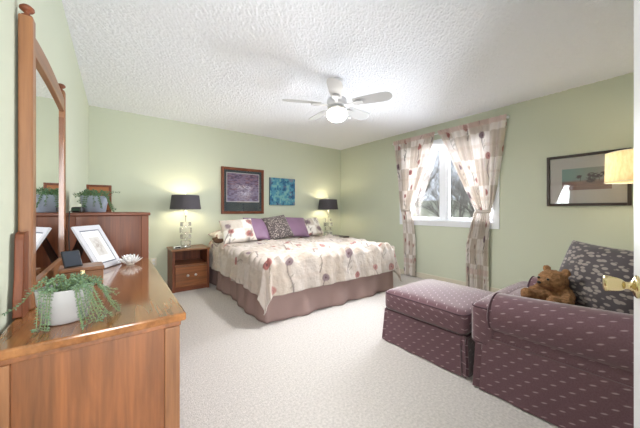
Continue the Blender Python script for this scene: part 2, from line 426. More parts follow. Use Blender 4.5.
# window
win = bpy.data.objects.new('window_1', None); C.objects.link(win); win.location = (XR, 0, 0); struct(win, 'white double casement window in the right wall')
w = MB().box(-.018, 0, WY0-.07, WY0, WZ0-.07, WZ1+.07).box(-.018, 0, WY1, WY1+.07, WZ0-.07, WZ1+.07).box(-.018, 0, WY0, WY1, WZ1, WZ1+.07).box(-.018, 0, WY0, WY1, WZ0-.07, WZ0)
w.build('window_casing', M['vinyl'], win, bevel=.003)
w = MB().box(0, .11, WY0, WY0+.02, WZ0, WZ1).box(0, .11, WY1-.02, WY1, WZ0, WZ1).box(0, .11, WY0, WY1, WZ1-.02, WZ1).box(-.03, .11, WY0, WY1, WZ0-.005, WZ0+.02)
w.build('window_jamb', M['vinyl'], win)
ymid = (WY0+WY1)/2
box('mullion', .04, .10, ymid-.03, ymid+.03, WZ0+.02, WZ1-.02, M['vinyl'], win)
for a, c in ((WY0+.02, ymid-.03), (ymid+.03, WY1-.02)):
    z0, z1 = WZ0+.02, WZ1-.02; s = .045
    sh = MB().box(.045, .085, a, a+s, z0, z1).box(.045, .085, c-s, c, z0, z1).box(.045, .085, a+s, c-s, z0, z0+s).box(.045, .085, a+s, c-s, z1-s, z1).build('sash', M['vinyl'], win, bevel=.003)
    box('pane', .063, .067, a+s, c-s, z0+s, z1-s, M['glass'], sh, bevel=0)
    MB().tube([(.04, (a+c)/2-.03, z0+.03), (.03, (a+c)/2, z0+.035), (.025, (a+c)/2+.04, z0+.02)], .006).build('crank', M['vinyl'], sh, smooth=True)

# door leaf, open against the front wall
hx, hy = .50, -.062; lx, ly = 1.152, .073
ang = math.atan2(ly-hy, lx-hx); L = math.hypot(lx-hx, ly-hy)
door = bpy.data.objects.new('door_1', None); C.objects.link(door); door.location = (hx, hy, 0); door.rotation_euler = (0, 0, ang); struct(door, 'open white door at the right edge of the photo')
box('door_leaf', 0, L, -.035, 0, .012, 2.04, M['white'], door, bevel=.002)
w = MB()
for z0, z1 in ((.18, .82), (1.02, 1.62), (1.72, 1.93)):
    for x0, x1 in ((.11, L/2-.04), (L/2+.04, L-.11)):
        w.box(x0, x1, 0, .003, z0, z1)
w.build('door_panel', M['white'], door, bevel=.0025)
kn = MB()
kn.lathe([(.0, -.003), (.029, -.001), (.030, .004), (.025, .008), (.016, .011), (.0105, .016), (.0095, .023), (.012, .026), (.015, .029), (.018, .037), (.0205, .050), (.022, .059), (.0215, .062), (.017, .0645), (0, .065)], 28, (L-.06, 0, .908), axis='y')
kn.build('door_handle', M['brass'], door, smooth=True)['label'] = 'aged brass door knob'
for z in (.25, 1.02, 1.85): MB().tube([(0, .004, z-.045), (0, .004, z+.045)], .006).build('hinge', M['steel'], door, smooth=True)

# ------------------------------------------------------------------ outside
struct(MB().add([(4.2,-30,-1.2),(90,-30,4.5),(90,60,4.5),(4.2,60,-1.2)], [(0,1,2,3)]).build('ground', plain('winter grass', rgb(150, 150, 128), 1, var=(.8, .25))), 'pale winter lawn outside the window')
M['bark'] = plain('grey bark', rgb(120, 112, 106), .95)
def bare_tree(x, y, z, h, seed, label):
    rng = random.Random(seed); m = MB()
    def br(p, d, ln, r, lev):
        pts = [p]; q = p.copy(); dd = d.copy(); n = 4
        for i in range(n):
            dd = (dd+Vector((rng.uniform(-1,1), rng.uniform(-1,1), rng.uniform(-.3,.6)))*.16).normalized()
            q = q+dd*ln/n; pts.append(q.copy())
        rs = [r*(1-.5*i/n) for i in range(n+1)]
        m.tube(pts, rs, 5 if lev < 2 else 3, cap=False)
        if lev < 4:
            for k in range(5 if lev else 9):
                t = rng.uniform(.25, 1); i = min(n-1, int(t*n)); s = pts[i].lerp(pts[i+1], t*n-i)
                nd = (dd+Vector((rng.uniform(-1,1), rng.uniform(-1,1), rng.uniform(-.2,.7)))*1.0).normalized()
                br(s, nd, ln*rng.uniform(.5,.72), r*.5, lev+1)
    br(Vector((0,0,0)), Vector((0,0,1)), h*.40, h*.011, 0)
    o = m.build('bare_tree', M['bark'], loc=(x, y, z)); return tag(o, label, 'tree', 'bare trees outside the window')
gz = lambda x: -1.2+(x-4.2)*5.7/85.8
for k, (x, y, h, lb) in enumerate([(11.5, 5.6, 6.5, 'bare leafless tree seen through the left half of the window'),
                           (13.5, 8.6, 7.5, 'bare leafless tree at the left edge of the window, half behind the left curtain'),
                           (10.2, 3.9, 6.2, 'bare leafless tree seen through the right half of the window'),
                           (15.5, 6.4, 8.0, 'bare leafless tree furthest from the window, behind the mullion')]):
    bare_tree(x, y, gz(x)-.1, h, 20+k, lb)

# ------------------------------------------------------------------ dresser and mirror
DH = .76
DX0, DX1, DY0, DY1 = XL+.012, .185, 1.025, 2.325
dr = thing('dresser', 'long brown wooden dresser with polished top in the left foreground', 'dresser', ((DX0+DX1)/2, (DY0+DY1)/2, 0))
ox, oy = dr.location[0], dr.location[1]
def D(x0,x1,y0,y1,z0,z1,name,mat,par=dr,bev=.003): return box(name, x0-ox, x1-ox, y0-oy, y1-oy, z0, z1, mat, par, bev)
D(DX0, DX1+.008, DY0-.012, DY1, DH-.028, DH, 'tabletop', M['top'], bev=.006)
body = D(DX0+.005, DX1-.03, DY0+.014, DY1-.012, .07, DH-.045, 'body', M['wood_z'])
for a in (DX1-.055, DX0):
    for c in (DY0, DY1-.05): D(a, a+.045, c, c+.05, 0, DH-.045, 'corner_post', M['gold_z'])
D(DX0+.002, DX1-.006, DY0+.002, DY1-.004, DH-.045, DH-.028, 'moulding', M['wood_y'])
D(DX0+.045, DX1-.055, DY0+.006, DY0+.02, .06, .12, 'side_rail', M['wood_x'])
for r in range(3):
    for c in range(3):
        y0 = DY0+.06+c*.395; z0 = .10+r*.20
        d = D(DX1-.03, DX1-.008, y0, y0+.385, z0, z0+.19, 'drawer', M['wood_y'])
        for q in (.1, .285):
            MB().lathe([(0,0),(.006,0),(.006,.012),(.014,.018),(.014,.024),(0,.028)], 14, (DX1-.008-ox, y0+q-oy, z0+.095), axis='x').build('knob', M['steel'], d, smooth=True)

MX = -.243   # mirror plane
mr = thing('dresser_mirror', 'tall wooden framed mirror with turned finials standing on the dresser', 'mirror', (MX, 1.63, DH))
my0, my1 = 1.355, 2.135
def P(x0,x1,y0,y1,z0,z1,name,mat,bev=.003): return box(name, x0-MX, x1-MX, y0-1.63, y1-1.63, z0, z1, mat, mr, bev)
for (a, c) in ((my0, my0+.042), (my1-.042, my1)):
    p = P(-.267, -.230, a, c, .002, 1.025, 'post', M['gold_z'], .005)
    MB().lathe([(.015,1.025),(.015,1.031),(.008,1.035),(.007,1.042),(.015,1.046),(.0195,1.052),(.019,1.059),(.012,1.066),(.004,1.069),(0,1.070)], 20, (-.0055, (a+c)/2-1.63, 0)).build('finial', M['red_z'], p, smooth=True)
# arched top rail
N = 20; V = []; F = []
for i in range(N+1):
    t = i/N; y = my0+.042+t*(my1-my0-.084)-1.63; zt = .975+.022*math.sin(PI*t)**.8; zb = .905+.012*math.sin(PI*t)
    for x in (-.018, .011): V += [(x, y, zb), (x, y, zt)]
for i in range(N):
    a = i*4; b2 = a+4
    F += [(a, a+1, b2+1, b2), (a+2, b2+2, b2+3, a+3), (a+1, a+3, b2+3, b2+1), (a, b2, b2+2, a+2)]
F += [(0,2,3,1), (N*4, N*4+1, N*4+3, N*4+2)]
mesh('top_rail', V, F, M['gold_y'], mr, bevel=.003)
P(-.262, -.232, my0+.042, my1-.042, .002, .085, 'bottom_rail', M['gold_y'])
P(-.252, -.243, my0+.040, my1-.040, .08, .925, 'mirror_glass', M['mirror'], 0)
P(-.243, -.232, my0+.042, my0+.056, .085, .87, 'glass_bead', M['wood_z'], 0); P(-.243, -.232, my1-.056, my1-.042, .085, .87, 'glass_bead', M['wood_z'], 0)
# side brackets that hold the posts
for sg, yy in ((-1, my0), (1, my1)):
    pr = [(0, .002), (.075, .002), (.075, .06), (.06, .12), (.052, .25), (.046, .27), (0, .275)]
    V = [(x, yy-1.63+sg*p[0], p[1]) for x in (-.020, .002) for p in pr]; n = len(pr)
    F = [tuple(range(n)), tuple(reversed(range(n, 2*n)))]+[(i, (i+1)%n+0, (i+1)%n+n, i+n) for i in range(n)]
    mesh('side_bracket', V, F, M['red_z'], mr, bevel=.003)

# ------------------------------------------------------------------ chest of drawers
CH = 1.092; cy0, cy1 = 2.37, 3.27; cx1 = .20
ch = thing('chest_of_drawers', 'tall reddish brown wooden chest of drawers beyond the dresser', 'chest of drawers', ((XL+cx1)/2, (cy0+cy1)/2, 0))
ox, oy = ch.location[0], ch.location[1]
def Q(x0,x1,y0,y1,z0,z1,name,mat,bev=.003,par=None): return box(name, x0-ox, x1-ox, y0-oy, y1-oy, z0, z1, mat, par or ch, bev)
Q(XL+.016, cx1+.006, cy0-.012, cy1+.012, CH-.022, CH, 'top', M['red_x'], .005)
Q(XL+.022, cx1-.03, cy0+.012, cy1-.012, .05, CH-.022, 'body', M['red_z'])
for a in (cy0, cy1-.045):
    for x in (XL+.018, cx1-.05): Q(x, x+.045, a, a+.045, 0, CH-.022, 'corner_post', M['red_z'])
for k in range(5):
    z0 = .09+k*.195
    d = Q(cx1-.03, cx1-.008, cy0+.05, cy1-.05, z0, z0+.185, 'drawer', M['red_y'])
    for q in (.18, .62): MB().lathe([(0,0),(.006,0),(.006,.012),(.014,.018),(.014,.024),(0,.028)], 14, (cx1-.008-ox, cy0+.05+q-oy, z0+.09), axis='x').build('knob', M['steel'], d, smooth=True)

# ------------------------------------------------------------------ plants
def foliage(stems, leaf=.0085, step=.0075, seed=0, zmin=None):
    rng = random.Random(seed); lv = MB(); st = MB()
    for pts in stems:
        P_ = [Vector(p) for p in pts]
        # resample catmull
        out = []
        for i in range(len(P_)-1):
            p0 = P_[max(i-1,0)]; p1 = P_[i]; p2 = P_[i+1]; p3 = P_[min(i+2,len(P_)-1)]
            n = max(2, int((p2-p1).length/step))
            for k in range(n):
                t = k/n
                out.append(.5*((2*p1)+(-p0+p2)*t+(2*p0-5*p1+4*p2-p3)*t*t+(-p0+3*p1-3*p2+p3)*t**3))
        out.append(P_[-1])
        if zmin is not None:
            for q in out:
                if (q.x**2+q.y**2) > .0: q.z = max(q.z, zmin)
        if len(out) < 3: continue
        st.tube(out[::2] if len(out) > 5 else out, .0011, 4)
        for i, q in enumerate(out):
            tn = (out[min(i+1, len(out)-1)]-out[max(i-1, 0)]).normalized()
            for k in range(2):
                rv = Vector((rng.uniform(-1,1), rng.uniform(-1,1), rng.uniform(-.6,1)))
                sd = (rv-tn*rv.dot(tn)).normalized(); d = (sd+tn*.6).normalized(); nn = d.cross(tn).normalized(); nn2 = d.cross(nn)
                l = leaf*rng.uniform(.7, 1.3); wd = l*.34
                lv.add([q, q+d*l*.5+nn*wd, q+d*l*1.05, q+d*l*.5-nn*wd, q+d*l*.5+nn2*wd*.55, q+d*l*.5-nn2*wd*.55],
                       [(0,1,4),(1,2,4),(2,3,4),(3,0,4),(1,0,5),(2,1,5),(3,2,5),(0,3,5)])
    return lv, st
def potted(name, label, loc, r0, r1, h, potm, leafm, stems, leaf, seed, ribs=False, sc_zmin=None, step=.0075):
    t = thing(name, label, 'plant', loc, 0)
    prof = [(r0*.9, 0), (r0, .004), (r0+(r1-r0)*.55, h*.55), (r0+(r1-r0)*.58+.0015, h*.57), (r1-.001, h*.97), (r1, h), (r1-.005, h), (r1-.007, h*.9), (r0*.9, .012), (0, .012)]
    MB().lathe(prof, 40).build('pot', potm, t, smooth=True)
    MB().lathe([(0, h*.86), (r1-.0085, h*.85), (0, h*.80)], 24).build('soil', M['soil'], t)
    lv, st = foliage(stems, leaf, step, seed, sc_zmin)
    lv.build('leaves', leafm, t); st.build('stems', M['stem'], t)
    return t
rng = random.Random(4)
R2 = lambda a, r, z: (r*math.cos(a), r*math.sin(a), z)
# world axes in camera terms
FWD = Vector((math.sin(YAW), math.cos(YAW), 0)); RGT = Vector((math.cos(YAW), -math.sin(YAW), 0))
stems = []
h = .105; r1 = .070
for k in range(46):   # bushy crown
    a = rng.uniform(0, 2*PI); r = rng.uniform(.0, .055); up = rng.uniform(.02, .048); lean = rng.uniform(.01, .04)
    p = Vector(R2(a, r, h-.015)); d = Vector((math.cos(a), math.sin(a), 0))
    stems.append([p, p+d*lean*.4+Vector((0,0,up)), p+d*lean+Vector((0,0,up*rng.uniform(.3,1)))])
def trail(a, drop, out, r=.055, sw=0, n=1):
    for k in range(n):
        aa = a+rng.uniform(-.2, .2); d = Vector((math.cos(aa), math.sin(aa), 0)); s = Vector((-math.sin(aa), math.cos(aa), 0))*sw
        p = d*r+Vector((0,0,h-.01)); o = out*rng.uniform(.8,1.15); dz = drop*rng.uniform(.8,1.1)
        stems.append([p, p+d*(.022)+Vector((0,0,.018)), p+d*(.03+.25*o)+s*.3+Vector((0,0,-.25*dz)), p+d*(.03+.6*o)+s*.7+Vector((0,0,-.7*dz)), p+d*(.03+o)+s+Vector((0,0,-dz))])
aR = -YAW; aN = -YAW-PI/2      # towards the right of the photo, towards the camera
trail(aR, .085, .055, n=6); trail(aR+.55, .085, .05, n=5); trail(aR-.4, .10, .05, n=5)
trail(aN+.22, .098, .012, n=4)
trail(aR+1.1, .05, .06, n=3); trail(aR+1.8, .03, .04, n=2)
# the long strand that runs off to the left
p0 = -RGT*.05+Vector((0,0,h))
LD = (-RGT*.75-FWD*.66)
for q in (0,):
    stems.append([p0, p0-RGT*.03+Vector((0,0,.012)), -RGT*.115-FWD*(.03+q)+Vector((0,0,.055)), -RGT*.155-FWD*(.06+q)+Vector((0,0,.028)), -RGT*.18-FWD*(.09+q)+Vector((0,0,.012))])
pl = potted('potted_plant', 'trailing pale green plant in a round grey pot in front of the mirror', (-.128, 1.178, DH+.001), .056, .070, h, M['pot'], M['leaf'], [s for s in stems], .0085, 1, sc_zmin=.007)
stems = []; h = .12; rng = random.Random(9)
for k in range(44):
    a = rng.uniform(0, 2*PI); r = rng.uniform(0, .06); up = rng.uniform(.03, .06); lean = rng.uniform(.02, .09)
    p = Vector(R2(a, r, h-.015)); d = Vector((math.cos(a), math.sin(a), 0))
    stems.append([p, p+d*lean*.4+Vector((0,0,up)), p+d*lean+Vector((0,0,up*rng.uniform(.2,1)))])
trail(aR, .09, .05, r=.07, n=6); trail(aR+PI, .04, .03, r=.065, n=4); trail(aR-.8, .07, .04, r=.07, n=4)
trail(aN+.2, .07, .01, r=.07, n=3)
potted('potted_plant', 'green trailing plant in a blue grey pot on the tall chest', (-.125, 2.60, CH+.001), .066, .082, h, M['pot_blue'], M['leaf2'], stems, .012, 2, sc_zmin=.007, step=.011)

# things on the chest
t = thing('photo_frame', 'brown wooden picture frame standing behind the plant on the chest', 'picture frame', (-.115, 3.02, CH), math.radians(-8))
w = MB().box(-.085, -.067, -.008, .010, 0, .235).box(.067, .085, -.008, .010, 0, .235).box(-.067, .067, -.008, .010, .217, .235).box(-.067, .067, -.008, .010, 0, .018)
fr = w.build('frame', M['red_z'], t, bevel=.002)
box('backing', -.067, .067, -.002, .006, .018, .217, plain('amber print', rgb(176, 108, 60), .5), t, 0)
MB().box(-.02, .02, .01, .014, .0, .18).build('easel', M['dark'], t)
t = thing('clock', 'small black digital clock at the wall end of the chest', 'clock', (-.205, 2.47, CH), math.radians(-25))
V, F = rbox(.032, .022, .019, .009, 6); mesh('case', shift(V, (0,0,.0195)), F, M['black'], t, True)
box('display', -.022, .022, -.0228, -.0215, .012, .028, plain('dark green display', rgb(40, 62, 50), .2), t, 0)
box('button', -.012, .012, -.008, .004, .0375, .041, M['steel'], t, .001)
w = MB(); w.tube([(-.232, 2.45, CH+.01), (-.236, 2.40, CH+.012), (-.236, 2.352, CH+.008), (-.238, 2.346, CH-.03), (-.240, 2.345, .95), (-.236, 2.343, .84), (-.236, 2.338, .775)], .0028, 6)
tag(w.build('power_cord', M['black'], smooth=True), 'thin black cord hanging down the near side of the chest', 'cord')

# ---- white photo frame leaning back on a black easel
pf = thing('photo_frame', 'tilted white photo frame with a small print standing on the dresser', 'picture frame', (-.022, 2.10, DH+.001), math.radians(60))
fm = bpy.data.objects.new('x', None)
def tilt(V, a, d=0.0):
    c, s = math.cos(a), math.sin(a)
    return [(v[0], v[1]*c+v[2]*s+d, v[2]*c-v[1]*s) for v in V]
TA = math.radians(29); hw, hh, bw = .112, .285, .031
w = MB().box(-hw, -hw+bw, 0, .012, 0, hh).box(hw-bw, hw, 0, .012, 0, hh).box(-hw+bw, hw-bw, 0, .012, hh-bw, hh).box(-hw+bw, hw-bw, 0, .012, 0, bw)
mesh('frame', shift(tilt(w.V, TA), (0,0,.005)), w.F, plain('silvery white frame', rgb(206, 207, 214), .4), pf, bevel=.002)
def flat(name, x0, x1, z0, z1, y0, y1, mat):
    w = MB().box(x0, x1, y0, y1, z0, z1); return mesh(name, shift(tilt(w.V, TA), (0,0,.005)), w.F, mat, pf)
flat('inner_border', -hw+bw, hw-bw, bw, hh-bw, .005, .009, plain('slate border', rgb(96, 102, 120), .5))
flat('mat_board', -hw+bw+.007, hw-bw-.007, bw+.007, hh-bw-.007, .003, .008, plain('white mat board', rgb(232, 234, 236), .7))
# small sepia print
n = 26; U, Vv = np.meshgrid(np.linspace(-1,1,n), np.linspace(-1,1,n*3//2)); u = U.ravel(); v = Vv.ravel()
col = np.ones((len(u),3))*np.array((.80,.79,.78)); a = fbm(u*4+9, v*4+3, 31)
col = mixc(col, (.60,.56,.54), np.clip((a-.42)*4, 0, .8)*np.clip(1.2-np.hypot(u, v)*1.2, 0, 1))
F = [(j*n+i, j*n+i+1, (j+1)*n+i+1, (j+1)*n+i) for j in range(n*3//2-1) for i in range(n-1)]
V = [(a_*.042, .0022, hh/2+b_*.062) for a_, b_ in zip(u, v)]
mesh('print', shift(tilt(V, TA), (0,0,.005)), F, M['paint'], pf, col=nplin(col))
w = MB().tube([(0, .075, .155), (0, .155, .003)], .0, 4)
V = [(-.035,.150,.19),(.035,.150,.19),(.055,.225,.0),(-.055,.225,.0),(-.035,.156,.192),(.035,.156,.192),(.055,.231,.0),(-.055,.231,.0)]
mesh('easel', V, [(0,1,2,3),(7,6,5,4),(0,4,5,1),(1,5,6,2),(2,6,7,3),(3,7,4,0)], M['black'], pf)
bpy.data.objects.remove(fm)

# ---- wooden box with a phone resting on it
t = thing('keepsake_box', 'low wooden keepsake box behind the grey pot on the dresser', 'box', (-.128, 1.70, DH+.001), math.radians(6))
box('base', -.075, .075, -.065, .065, 0, .068, M['gold_x'], t, .003)
box('lid', -.079, .079, -.069, .069, .069, .086, M['gold_x'], t, .004)
box('clasp', -.008, .008, -.073, -.069, .056, .076, M['brass'], t, .001)
t = thing('phone', 'black smartphone propped up at a slant on the wooden box', 'phone', (-.160, 1.665, DH+.088), math.radians(30))
V, F = rbox(.034, .004, .040, .0038, 8); mesh('case', shift(tilt(V, math.radians(25)), (0, .0, .039)), F, M['black'], t, True)
V = [(-.030,-.0045,-.034),(.030,-.0045,-.034),(.030,-.0045,.034),(-.030,-.0045,.034),(-.030,-.0040,-.034),(.030,-.0040,-.034),(.030,-.0040,.034),(-.030,-.0040,.034)]
mesh('screen', shift(tilt(V, math.radians(25)), (0,.0,.039)), [(0,1,2,3),(7,6,5,4),(0,4,5,1),(1,5,6,2),(2,6,7,3),(3,7,4,0)], plain('dark glass screen', rgb(60, 66, 76), .08), t)
# ---- white lotus
t = thing('flower_ornament', 'white porcelain lotus flower ornament near the far front corner of the dresser', 'ornament', (.075, 2.12, DH+.001))
m = MB(); mi = MB()
for ring, (n, tiltd, ln, z) in enumerate(((10, 18, .062, .008), (9, 42, .050, .014), (7, 66, .038, .018))):
    for k in range(n):
        a = 2*PI*k/n+ring*.3; e = math.radians(tiltd); d = Vector((math.cos(a)*math.cos(e), math.sin(a)*math.cos(e), math.sin(e))); s = Vector((-math.sin(a), math.cos(a), 0)); nn = d.cross(s)
        b0 = Vector((math.cos(a)*.008, math.sin(a)*.008, z)); wd = .013-.002*ring
        pts = [(0, .3), (.35, .9), (.65, 1.0), (.85, .6), (1, .03)]; V = []
        for (q, ww) in pts:
            cup = nn*(-.008*(1-(2*q-1)**2))
            for sd in (-1, 0, 1): V.append(b0+d*ln*q+s*wd*ww*sd+(cup if sd == 0 else Vector((0,0,0)))+Vector((0,0,.012*q*q)))
        V2 = [v-nn*.0012 for v in V]; F = []
        for i in range(4):
            for j in range(2):
                a0 = i*3+j; F += [(a0, a0+1, a0+4, a0+3), (a0+15, a0+18, a0+19, a0+16)]
            F += [(i*3, i*3+3, i*3+18, i*3+15), (i*3+2, i*3+17, i*3+20, i*3+5)]
        m.add(V+V2, F)
m.build('petals', plain('glazed white porcelain', rgb(240, 240, 240), .2), t, smooth=True)
MB().lathe([(0,0),(.02,0),(.024,.006),(.012,.02),(0,.022)], 18).build('centre_cup', plain('white glaze', rgb(230,228,220), .3), t, smooth=True)

# ------------------------------------------------------------------ bed
BX0, BX1, BY0, BY1 = 1.165, 3.095, 2.40, 4.46
bc = ((BX0+BX1)/2, (BY0+BY1)/2); TOP = .60
bed = thing('bed', 'king size bed with a taupe skirt and poppy print comforter', 'bed', (bc[0], bc[1], 0))
hxB, hyB = (BX1-BX0)/2, (BY1-BY0)/2
V, F = rbox(hxB-.03, hyB-.03, .13, .04, 10); mesh('mattress', shift(V, (0,.0,.44)), F, M['mattress'], bed, True)
box('box_spring', -hxB+.03, hxB-.03, -hyB+.03, hyB-.02, .08, .305, M['mattress'], bed, .01)
for x in (-hxB+.12, 0, hxB-.12):
    for y in (-hyB+.15, hyB-.15): MB().tube([(x, y, 0), (x, y, .08)], .02).build('foot', M['black'], bed)
# skirt, pleated vertical cloth around three sides
path = []
def seg(a, b, n):
    for i in range(n): path.append((a[0]+(b[0]-a[0])*i/n, a[1]+(b[1]-a[1])*i/n))
e = .004
seg((-hxB-e, hyB-.02), (-hxB-e, -hyB+.03-e), 150); seg((-hxB-e+.01, -hyB-e), (hxB+e-.01, -hyB-e), 150); seg((hxB+e, -hyB+.03), (hxB+e, hyB-.02), 150)
V = []; nz = 10; n = len(path)
for k in range(nz+1):
    z = .006+(.34-.006)*k/nz
    for i, (x, y) in enumerate(path):
        am = (1-k/nz)*.018+.004; s = i*.0135
        o = am*(math.sin(s*9+2*math.sin(s*2.1))+.5*math.sin(s*23+1))
        nx, ny = (-1, 0) if i < 150 else ((0, -1) if i < 300 else (1, 0))
        V.append((x+nx*(o+.012*(1-k/nz)+.002), y+ny*(o+.012*(1-k/nz)+.002), z))
F = [(k*n+i, k*n+i+1, (k+1)*n+i+1, (k+1)*n+i) for k in range(nz) for i in range(n-1)]
o = mesh('bed_skirt', V, F, M['skirt'], bed, True); sm = o.modifiers.new('solid', 'SOLIDIFY'); sm.thickness = .003; sm.offset = 1
# comforter
drop = .36; R = .075
gx = np.linspace(-hxB-drop, hxB+drop, 300); gy = np.linspace(-hyB-drop, hyB-.12, 250)
GX, GY = np.meshgrid(gx, gy); u = GX.ravel(); v = GY.ravel()
inx = hxB+.035-R; iny = hyB+.035-R
ex = np.maximum(np.abs(u)-inx, 0)*np.sign(u); ey = np.minimum(v+iny, 0)
q = np.hypot(ex, ey); ang = np.arctan2(ey, ex)
arc = R*PI/2
th = np.clip(q/R, 0, PI/2)
outw = np.where(q < arc, R*np.sin(th), R); down = np.where(q < arc, R*(1-np.cos(th)), R+(q-arc))
hang = np.clip((q-arc)/drop, 0, 2)
corner = np.clip(np.minimum(np.abs(ex), np.abs(ey))/.12, 0, 1)
s = np.where(np.abs(ey) > np.abs(ex), u, v)
fold = .016*np.sin(s*13+1.5*np.sin(s*3.3))+.009*np.sin(s*31+2)
outw = outw+hang*(.034+fold*(1-corner*.5))+corner*hang*.02+.03*corner*np.sin(ang*6)*hang
bx = np.clip(u, -inx, inx); by = np.maximum(v, -iny)
ux = np.where(q > 1e-9, ex/np.maximum(q, 1e-9), 0); uy = np.where(q > 1e-9, ey/np.maximum(q, 1e-9), 0)
X = bx+ux*outw; Y = by+uy*outw
puff = (fbm(u*3+20, v*3+20, 5, 4)-.5)*.055+.010*np.abs(np.sin(u*8.7))*0
wr = (fbm(u*9+20, v*5+40, 8, 3)-.5)*.055
edge = np.exp(-((q-.02)/.09)**2)
gather = edge*.020*np.sin(s*38+3*np.sin(s*7))
Z = TOP+.035-down+(puff+wr)*np.clip(1-hang, 0, 1)+gather
X = X+ux*gather*.8+ux*wr*.5*np.clip(hang*3, 0, 1); Y = Y+uy*gather*.8+uy*wr*.5*np.clip(hang*3, 0, 1)
tail = np.clip((v-(hyB-.7))/.3, 0, 1); Z = Z-.01*tail
Z = np.maximum(Z, .035+.01*np.sin(s*20))
col = poppy_print(u, v, 3, .40, base=(192, 182, 175))
nn = len(gx); F = [(j*nn+i, j*nn+i+1, (j+1)*nn+i+1, (j+1)*nn+i) for j in range(len(gy)-1) for i in range(nn-1)]
o = mesh('comforter', np.stack([X, Y, Z], 1), F, M['cloth'], bed, True, col=col)
sm = o.modifiers.new('solid', 'SOLIDIFY'); sm.thickness = .012; sm.offset = -1

def pillow(name, label, loc, w_, h_, t_, mat, rot=(0,0,0), colf=None, group=None, cat='pillow', edge=False):
    n = 30; V = []; UV = []
    for sd in (1, -1):
        for j in range(n+1):
            for i in range(n+1):
                a = math.sin((-1+2*i/n)*PI/2); b_ = math.sin((-1+2*j/n)*PI/2)
                f = max(0, (1-a**2))**.42*max(0, (1-b_**2))**.42
                pin = 1-.07*(1-abs(b_)**2)*(abs(a)**3); pin2 = 1-.07*(1-abs(a)**2)*(abs(b_)**3)
                wob = .012*mnoise.noise(Vector((a*2+loc[0]*7, b_*2, sd+loc[1])))
                V.append((a*w_/2*pin, -sd*(t_/2*f+wob*f), b_*h_/2*pin2)); UV.append((a*w_/2, b_*h_/2))
    F = []; N2 = (n+1)**2
    for j in range(n):
        for i in range(n):
            k = j*(n+1)+i; F.append((k, k+1, k+n+2, k+n+1)); F.append((k+N2, k+n+1+N2, k+n+2+N2, k+1+N2))
    me_col = None
    if colf is not None:
        ua = np.array(UV); me_col = colf(ua[:,0]+loc[0], ua[:,1])
    o = mesh(name, V, F, mat, None, True, uv=UV, col=me_col, loc=loc, rot=rot)
    bm = bmesh.new(); bm.from_mesh(o.data); bmesh.ops.remove_doubles(bm, verts=bm.verts, dist=1e-5); bm.to_mesh(o.data); bm.free()
    return tag(o, label, cat, group)
pc = lambda seed: (lambda u, v: poppy_print(u*1.0, v*1.0, seed, .24, base=(232, 228, 222)))
LB = math.radians(-36)
BT = TOP+.035
def lean(name, label, x, yb, w_, h_, t_, mat, ry, rz, colf):
    """a pillow whose lower edge rests at (x, yb), leaning back"""
    loc = (x, yb+h_/2*math.sin(-LB), BT+h_/2*math.cos(LB)+t_*.16)
    pillow(name, label, loc, w_, h_, t_, mat, (LB, ry, rz), colf, 'pillows on the bed')
pillow('pillow', 'white sleeping pillow lying flat at the far left corner of the bed', (1.46, 4.20, BT+.085), .62, .42, .18, M['cloth'], (math.radians(-86), 0, .08), pc(51), 'pillows on the bed')
pillow('pillow', 'white sleeping pillow lying flat behind the right end of the row', (2.80, 4.20, BT+.085), .62, .42, .18, M['cloth'], (math.radians(-86), 0, -.08), pc(52), 'pillows on the bed')
lean('pillow', 'white poppy print pillow leaning at the left end of the row', 1.39, 3.66, .47, .38, .16, M['cloth'], math.radians(-3), -.06, pc(12))
lean('pillow', 'plum satin pillow leaning between the white print pillow and the speckled one', 1.74, 3.80, .38, .40, .14, M['plum'], math.radians(4), .03, None)
lean('pillow', 'speckled grey brown pillow at the middle of the row', 2.09, 3.76, .43, .43, .15, M['leopard'], math.radians(-7), .06, None)
lean('pillow', 'plum satin pillow right of the speckled pillow', 2.47, 3.84, .44, .40, .14, M['plum'], math.radians(3), -.03, None)
lean('pillow', 'white poppy print pillow leaning at the right end of the row', 2.82, 3.90, .40, .37, .14, M['cloth'], math.radians(-4), -.12, pc(22))
pillow('pillow', 'small dark brown bolster pillow poking out toward the left nightstand', (1.20, 4.02, BT+.04), .17, .11, .09, plain('brown cloth', rgb(104, 76, 58), .8), (math.radians(-70), 0, .1), None, 'pillows on the bed')

# ------------------------------------------------------------------ nightstands
def nightstand(loc, label, left):
    t = thing('nightstand', label, 'nightstand', loc, 0, 'nightstands beside the bed')
    wx, dy, hN = .235, .215, .575
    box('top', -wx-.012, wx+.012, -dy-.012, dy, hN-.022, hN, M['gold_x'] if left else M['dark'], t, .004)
    for a in (-wx, wx-.03): box('side_panel', a, a+.03, -dy, dy, 0, hN-.022, M['red_z'], t, .002)
    box('back_panel', -wx+.03, wx-.03, dy-.012, dy, .05, hN-.022, M['red_z'], t, 0)
    box('shelf', -wx+.03, wx-.03, -dy+.004, dy-.012, .345, .365, M['wood_x'], t, .001)
    box('plinth', -wx+.03, wx-.03, -dy+.015, -dy+.03, .0, .06, M['red_x'], t, .001)
    box('bottom_board', -wx+.03, wx-.03, -dy+.03, dy-.012, .05, .065, M['red_x'], t, 0)
    d = box('drawer', -wx+.033, wx-.033, -dy-.004, -dy+.016, .066, .342, M['wood_x'], t, .003)
    for x in (-.05, .05):
        MB().lathe([(0,0),(.007,0),(.007,-.010),(.017,-.016),(.018,-.022),(.010,-.027),(0,-.028)], 18, (x, -dy-.004, .215), axis='y').build('knob', M['steel'], d, smooth=True)
    return t
nightstand((.835, 4.262, 0), 'brown nightstand with open shelf left of the bed', True)
nightstand((3.56, 4.262, 0), 'brown nightstand right of the bed, in the room corner, mostly hidden by the bed', False)

